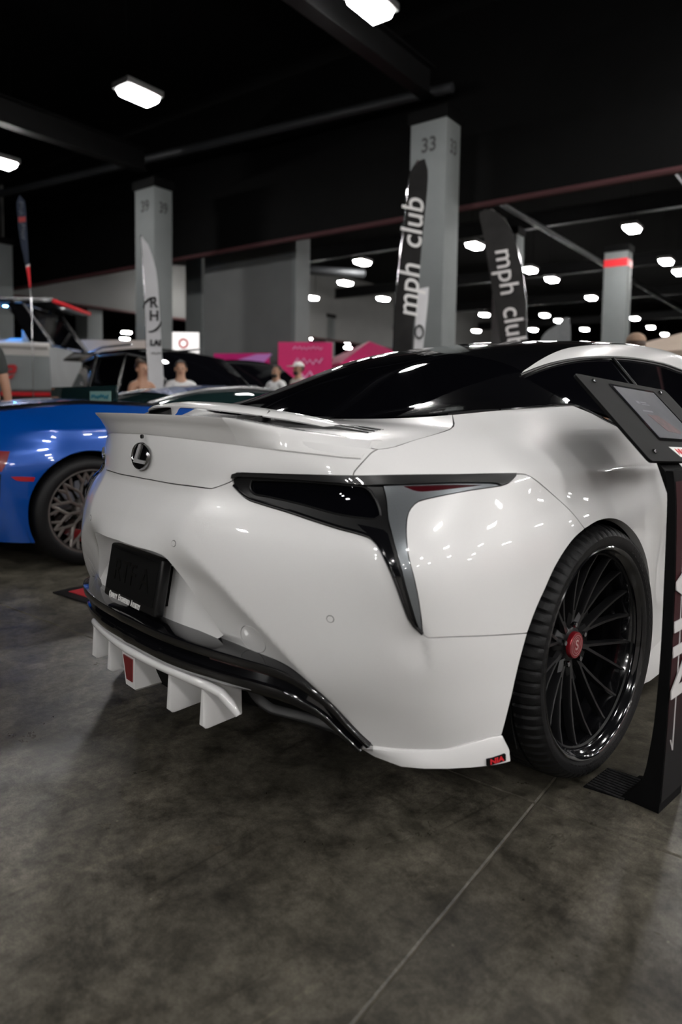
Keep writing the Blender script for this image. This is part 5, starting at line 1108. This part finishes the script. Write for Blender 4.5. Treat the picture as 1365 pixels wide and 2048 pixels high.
def person(label, loc, rz, h=1.75, skin=0, hair='dark', shirt=(.7, .7, .7), trousers=(.02, .02, .03), arms=((.16, -.02, .0), (.16, -.02, .0)), cap=None, sleeveless=False, beard=False, bun=False, group=None):
    """standing figure facing local -y; arms: (forward swing, unused, elbow bend) for right and left"""
    s = h / 1.75; o = tag(empty('person', loc, rz), label, 'person', group); sk = SK[skin]
    V = []; E = []; R_ = []
    def v(x, y, z, r_, par=None):
        V.append((x * s, y * s, z * s)); R_.append(r_ * s if not hasattr(r_, '__len__') else (r_[0] * s, r_[1] * s)); i = len(V) - 1
        if par is not None: E.append((par, i))
        return i
    pel = v(0, 0, .95, .13); wai = v(0, .0, 1.08, .115, pel); che = v(0, .0, 1.27, (.14, .115), wai); nb = v(0, .01, 1.43, .075, che); nk = v(0, 0, 1.50, .052, nb); jaw = v(0, -.012, 1.575, (.066, .072), nk); cr = v(0, 0, 1.66, (.078, .092), jaw); v(0, .004, 1.735, .05, cr)
    joints = {}
    for sd, (sw, _, bend) in ((-1, arms[0]), (1, arms[1])):
        sh = v(sd * .17, .0, 1.405, .062, nb); el = v(sd * (.235), -.28 * math.sin(sw), 1.405 - .29 * math.cos(sw), .043, sh)
        a = sw + bend; wr = v(sd * .245, V[el][1] / s - .25 * math.sin(a), V[el][2] / s - .25 * math.cos(a), .029, el)
        d = np.array((0, -math.sin(a), -math.cos(a))); q = np.array(V[wr]) / s; pm = v(*(q + d * .06), .034, wr)
        for k, (dy, ln) in enumerate(((-.027, .065), (-.009, .075), (.009, .072), (.027, .058))):
            side = np.array((0, math.cos(a), -math.sin(a))); b = q + d * .085 + side * dy; f1_ = v(*b, .010, pm); f2_ = v(*(b + d * ln * .55 + np.array((-sd * .008, 0, 0))), .009, f1_); v(*(b + d * ln + np.array((-sd * .02, 0, 0))), .007, f2_)
        t1 = v(*(q + d * .03 + np.array((-sd * .02, -.03, 0))), .011, wr); v(*(q + d * .07 + np.array((-sd * .03, -.045, 0))), .009, t1)
        joints[sd] = (V[sh], V[el], V[wr])
    for sd in (-1, 1):
        hp = v(sd * .09, 0, .90, .085, pel); kn = v(sd * .10, -.01, .50, .058, hp); an = v(sd * .10, .015, .09, .04, kn); v(sd * .105, -.10, .035, .036, an)
    body = skin_mesh('body', V, E, R_, sk, o)
    # clothing over the body
    def cloth(nm, pts, ed, rr, m): return skin_mesh(nm, [tuple(np.array(p)) for p in pts], ed, rr, m, o)
    sm = mat('shirt_cloth', shirt, rough=.85, noise=.05, nscale=20); tm_ = mat('trouser_cloth', trousers, rough=.85)
    P = [(0, 0, .80 * s), (0, 0, 1.08 * s), (0, 0, 1.27 * s), (0, .008 * s, (1.37 if sleeveless else 1.41) * s)]; Rr = [(.158 * s, .142 * s), (.142 * s, .132 * s), (.162 * s, .136 * s), (.145 * s, .112 * s) if sleeveless else (.088 * s, .082 * s)]; Ed = [(0, 1), (1, 2), (2, 3)]
    if not sleeveless:
        for sd in (-1, 1):
            a, b, c = joints[sd]; i = len(P); P += [tuple(np.array(a)), tuple(np.array(a) * .15 + np.array(b) * .85)]; Rr += [.076 * s, .062 * s]; Ed += [(3, i), (i, i + 1)]
    cloth('shirt', P, Ed, Rr, sm)
    P = [(0, 0, 1.02 * s)]; Rr = [.13 * s]; Ed = []
    for sd in (-1, 1):
        i = len(P); P += [(sd * .09 * s, 0, .88 * s), (sd * .10 * s, -.01 * s, .50 * s), (sd * .10 * s, .012 * s, .11 * s)]; Rr += [.10 * s, .075 * s, .06 * s]; Ed += [(0, i), (i, i + 1), (i + 1, i + 2)]
    cloth('trousers', P, Ed, Rr, tm_)
    for sd in (-1, 1):
        bm = bmesh.new(); add_box(bm, (sd * .105 * s, -.05 * s, .045 * s), (.10 * s, .27 * s, .09 * s), bev=.03 * s); bm_obj('shoe', bm, M['satin'], o)
    # head details
    def ell(nm, c, r_, m, zcut=None, seg=20):
        bm = bmesh.new(); bmesh.ops.create_uvsphere(bm, u_segments=seg, v_segments=seg // 2, radius=1.0)
        for q in bm.verts: q.co = Vector((c[0] + q.co.x * r_[0], c[1] + q.co.y * r_[1], c[2] + q.co.z * r_[2])) * s
        if zcut is not None: bmesh.ops.delete(bm, geom=[q for q in bm.verts if zcut(q.co / s)], context='VERTS')
        return bm_obj(nm, bm, m, o)
    eye = mat('eye_dark', (.02, .015, .012), rough=.2)
    for sd in (-1, 1):
        ell('eye', (sd * .031, -.083, 1.635), (.013, .008, .008), eye, seg=10); ell('ear', (sd * .079, .008, 1.625), (.012, .022, .032), sk, seg=10)
    ell('nose', (0, -.097, 1.607), (.013, .018, .024), sk, seg=10); ell('mouth', (0, -.086, 1.568), (.024, .007, .007), mat('lips', (.30, .10, .09), rough=.5), seg=10)
    if cap:
        cm = mat('cap_cloth', cap, rough=.85); ell('cap', (0, .002, 1.675), (.093, .108, .085), cm, lambda q: q.z < 1.668)
        bm = bmesh.new(); add_box(bm, (0, -.145 * s, 1.672 * s), (.14 * s, .12 * s, .012 * s), bev=.005 * s); bm_obj('cap_brim', bm, cm, o); ell('hair', (0, .015, 1.645), (.086, .098, .075), HR[hair], lambda q: q.y < .0)
    else: ell('hair', (0, .012, 1.662), (.089, .103, .098), HR[hair], lambda q: (q.y < -.03 and q.z < 1.70) or (q.y < .015 and q.z < 1.645) or q.z < 1.585)
    if bun: ell('hair_bun', (0, .07, 1.745), (.045, .045, .04), HR[hair])
    if beard: ell('beard', (0, -.045, 1.555), (.062, .055, .045), HR[hair], lambda q: q.z > 1.585)
    return o
cam_dir = VR   # figures are turned relative to the aisle
person('man in dark tee shirt standing behind the tail of the blue car', (-5.36, 1.15, 0), VR + 2.6, 1.86, 1, 'dark', (.030, .034, .032), (.02, .02, .02))
person('woman in black vest with hair tied up, standing by the blue car', (-5.84, 3.02, 0), VR + .95, 1.52, 1, 'brown', (.012, .012, .012), (.02, .02, .03), sleeveless=True, bun=True)
person('dark-haired man in white shirt standing beside the woman in black', (-5.98, 3.62, 0), VR + .25, 1.56, 2, 'dark', (.62, .62, .62), (.03, .03, .05), arms=((.05, 0, .1), (.1, 0, 2.1)))
person('bearded man in white shirt walking before the magenta booth wall', (-8.19, 6.85, 0), VR - .7, 1.74, 2, 'dark', (.66, .66, .66), (.04, .04, .05), beard=True)
person('man in white cap and pale shirt before the crimson booth sign', (-7.62, 6.9, 0), VR - 1.0, 1.78, 1, 'dark', (.42, .38, .34), (.03, .03, .03), cap=(.62, .60, .58), beard=True)
person('man in tan cap standing behind the roof of the coupe', (-1.11, 5.73, 0), VR + 2.9, 1.745, 2, 'brown', (.15, .13, .12), (.03, .03, .03), cap=(.30, .20, .14))
# ---------------------------------------------------------------- boat on show
boat = tag(empty('motor_boat', (-14.93, 3.63, 0), VR), 'white motor boat with black hard top and blue cockpit lights', 'boat')
boat.scale = (1.15, 1.15, 1.12)
WH = mat('boat_white', (.60, .58, .56), rough=.35, coat=.6); GH = mat('boat_grey_side', (.26, .28, .285), rough=.4, coat=.4, noise=.06, nscale=3)
rows = []
for x, w, zb, zg in ((-4.2, .7, .85, 2.18), (-3.0, 1.05, .75, 2.12), (-1.0, 1.2, .70, 2.06), (.6, 1.22, .70, 2.03), (1.4, 1.2, .72, 2.01)):
    rows.append([(x, 1.25 - w, zg), (x, 1.25 - w + .02, zg - .28), (x, 1.25 - w * .93, 1.15), (x, 1.25 - w * .6, zb + .15), (x, 1.25, zb), (x, 1.25 + w * .6, zb + .15), (x, 1.25 + w * .93, 1.15), (x, 1.25 + w - .02, zg - .28), (x, 1.25 + w, zg)])
loft('side_screen', [[(.50, .27, 2.88), (.95, .26, 2.06)], [(.78, .27, 2.88), (1.36, .26, 2.06)]], M['gloss'], boat)
loft('hull', rows, GH, boat, cap=True, angle=30)
for k in (0, 8): tube('gunwale', [Vector(r_[k]) for r_ in rows], .07, WH, boat, 10)
loft('topside_band', [[Vector(r_[0]) + Vector((0, -.012, .02)), Vector(r_[1]) + Vector((0, -.012, .08))] for r_ in rows], WH, boat)
loft('cockpit_floor', [[Vector(r_[0]) + Vector((0, .05, -.55)), Vector(r_[8]) + Vector((0, -.05, -.55))] for r_ in rows], WH, boat)
text('hull_lettering', 'ette', .62, mat('boat_red_script', (.36, .015, .02), rough=.5), boat, frame((.15, -.01, 1.52), (1, 0, .02), (0, .06, 1)), ext=.004, shear=.5, off=.012, xs=1.1)
loft('boot_stripe', [[(x, .09, 1.02), (x, .075, 1.10)] for x in (-2, 0, 1.4)], M['red_print'], boat)
bm = bmesh.new(); add_box(bm, (-.75, 1.2, 2.93), (4.3, 1.9, .07), bev=.02); bm_obj('hard_top', bm, M['gloss'], boat)
bm = bmesh.new(); add_box(bm, (-.75, .24, 2.97), (4.3, .05, .04), bev=.01); bm_obj('hard_top_edge', bm, M['silver'], boat)
bm = bmesh.new(); add_box(bm, (1.42, 1.2, 2.93), (.06, 1.9, .075), bev=.01); bm_obj('hard_top_nose', bm, M['red_print'], boat)
loft('windscreen', [[(.75, .30, 2.88), (1.05, .28, 2.5), (1.38, .25, 2.06)], [(.75, 2.1, 2.88), (1.05, 2.12, 2.5), (1.38, 2.15, 2.06)]], M['glass'], boat)
for y in (.3, 2.1):
    tube('hard_top_leg', [(.55, y, 2.9), (1.0, y, 2.4), (1.35, y, 2.0)], .035, M['gloss'], boat); tube('hard_top_leg', [(-1.9, y, 2.9), (-2.0, y, 2.0)], .035, M['gloss'], boat); tube('hard_top_leg', [(.80, y, 2.88), (1.40, y, 2.04)], .025, M['silver'], boat)
BL = mat('blue_led', (.1, .3, .9), rough=.4, emit=(.05, .33, 1.0), estr=500.0)
for x, y in ((-.45, .55), (-.05, .45), (.2, .8), (.55, .5), (-1.2, .7), (-1.0, 1.6), (.3, 1.7)):
    o = lathe('blue_spot_lamp', [(0, .04), (-.012, .04), (-.014, 0)], BL, boat, 14, 'Z'); o.location = (x, y, 2.903)
bm = bmesh.new(); add_box(bm, (.45, 1.1, 1.95), (.55, .9, .55), bev=.12); add_box(bm, (.65, 1.1, 2.2), (.16, .9, .5), bev=.07); bm_obj('seat', bm, WH, boat)
bm = bmesh.new(); add_box(bm, (1.0, 1.1, 1.9), (.4, 1.0, .4), bev=.12); bm_obj('console', bm, WH, boat)
bm = bmesh.new(); add_box(bm, (-.5, 1.15, 3.02), (.9, .5, .12), bev=.04); bm_obj('radar_box', bm, M['gloss'], boat)
for x in (-.75, -.3): tube('roof_speaker', [(x, .7, 3.07), (x, 1.1, 3.07)], .07, M['gloss'], boat, 12)
for x in (-2.5, 1.2):
    bm = bmesh.new(); add_box(bm, (x, 1.25, .42), (.25, 1.6, .84), bev=.02); bm_obj('trailer_bunk', bm, M['satin'], boat)
for x in (-1.0, .2):
    w = lathe('trailer_wheel', [(-.1, .1), (-.09, .3), (-.06, .33), (.06, .33), (.09, .3), (.1, .1)], M['rubber'], boat, 30, 'Y'); w.location = (x, .35, .33)
boat_rot = Matrix.Rotation(VR, 4, 'Z')
def onboat(x, y, z): return Vector((-14.93, 3.63, 0)) + boat_rot @ Vector((x * 1.15, y * 1.15, z * 1.12))
person('man in white tee shirt standing in the boat cockpit', tuple(onboat(-.02, .62, 1.50)), VR + 1.3, 1.36, 2, 'dark', (.66, .66, .68), (.1, .1, .12), group=None)
person('man in blue shirt standing in the boat, beside the man in white', tuple(onboat(-.36, 1.0, 1.50)), VR + .9, 1.30, 2, 'dark', (.05, .10, .35), (.03, .03, .06))
person('man in dark jersey at the helm of the boat', tuple(onboat(.95, 1.85, 1.50)), VR + .4, 1.14, 1, 'dark', (.01, .012, .03), (.02, .02, .03))
bpy.context.view_layer.update()
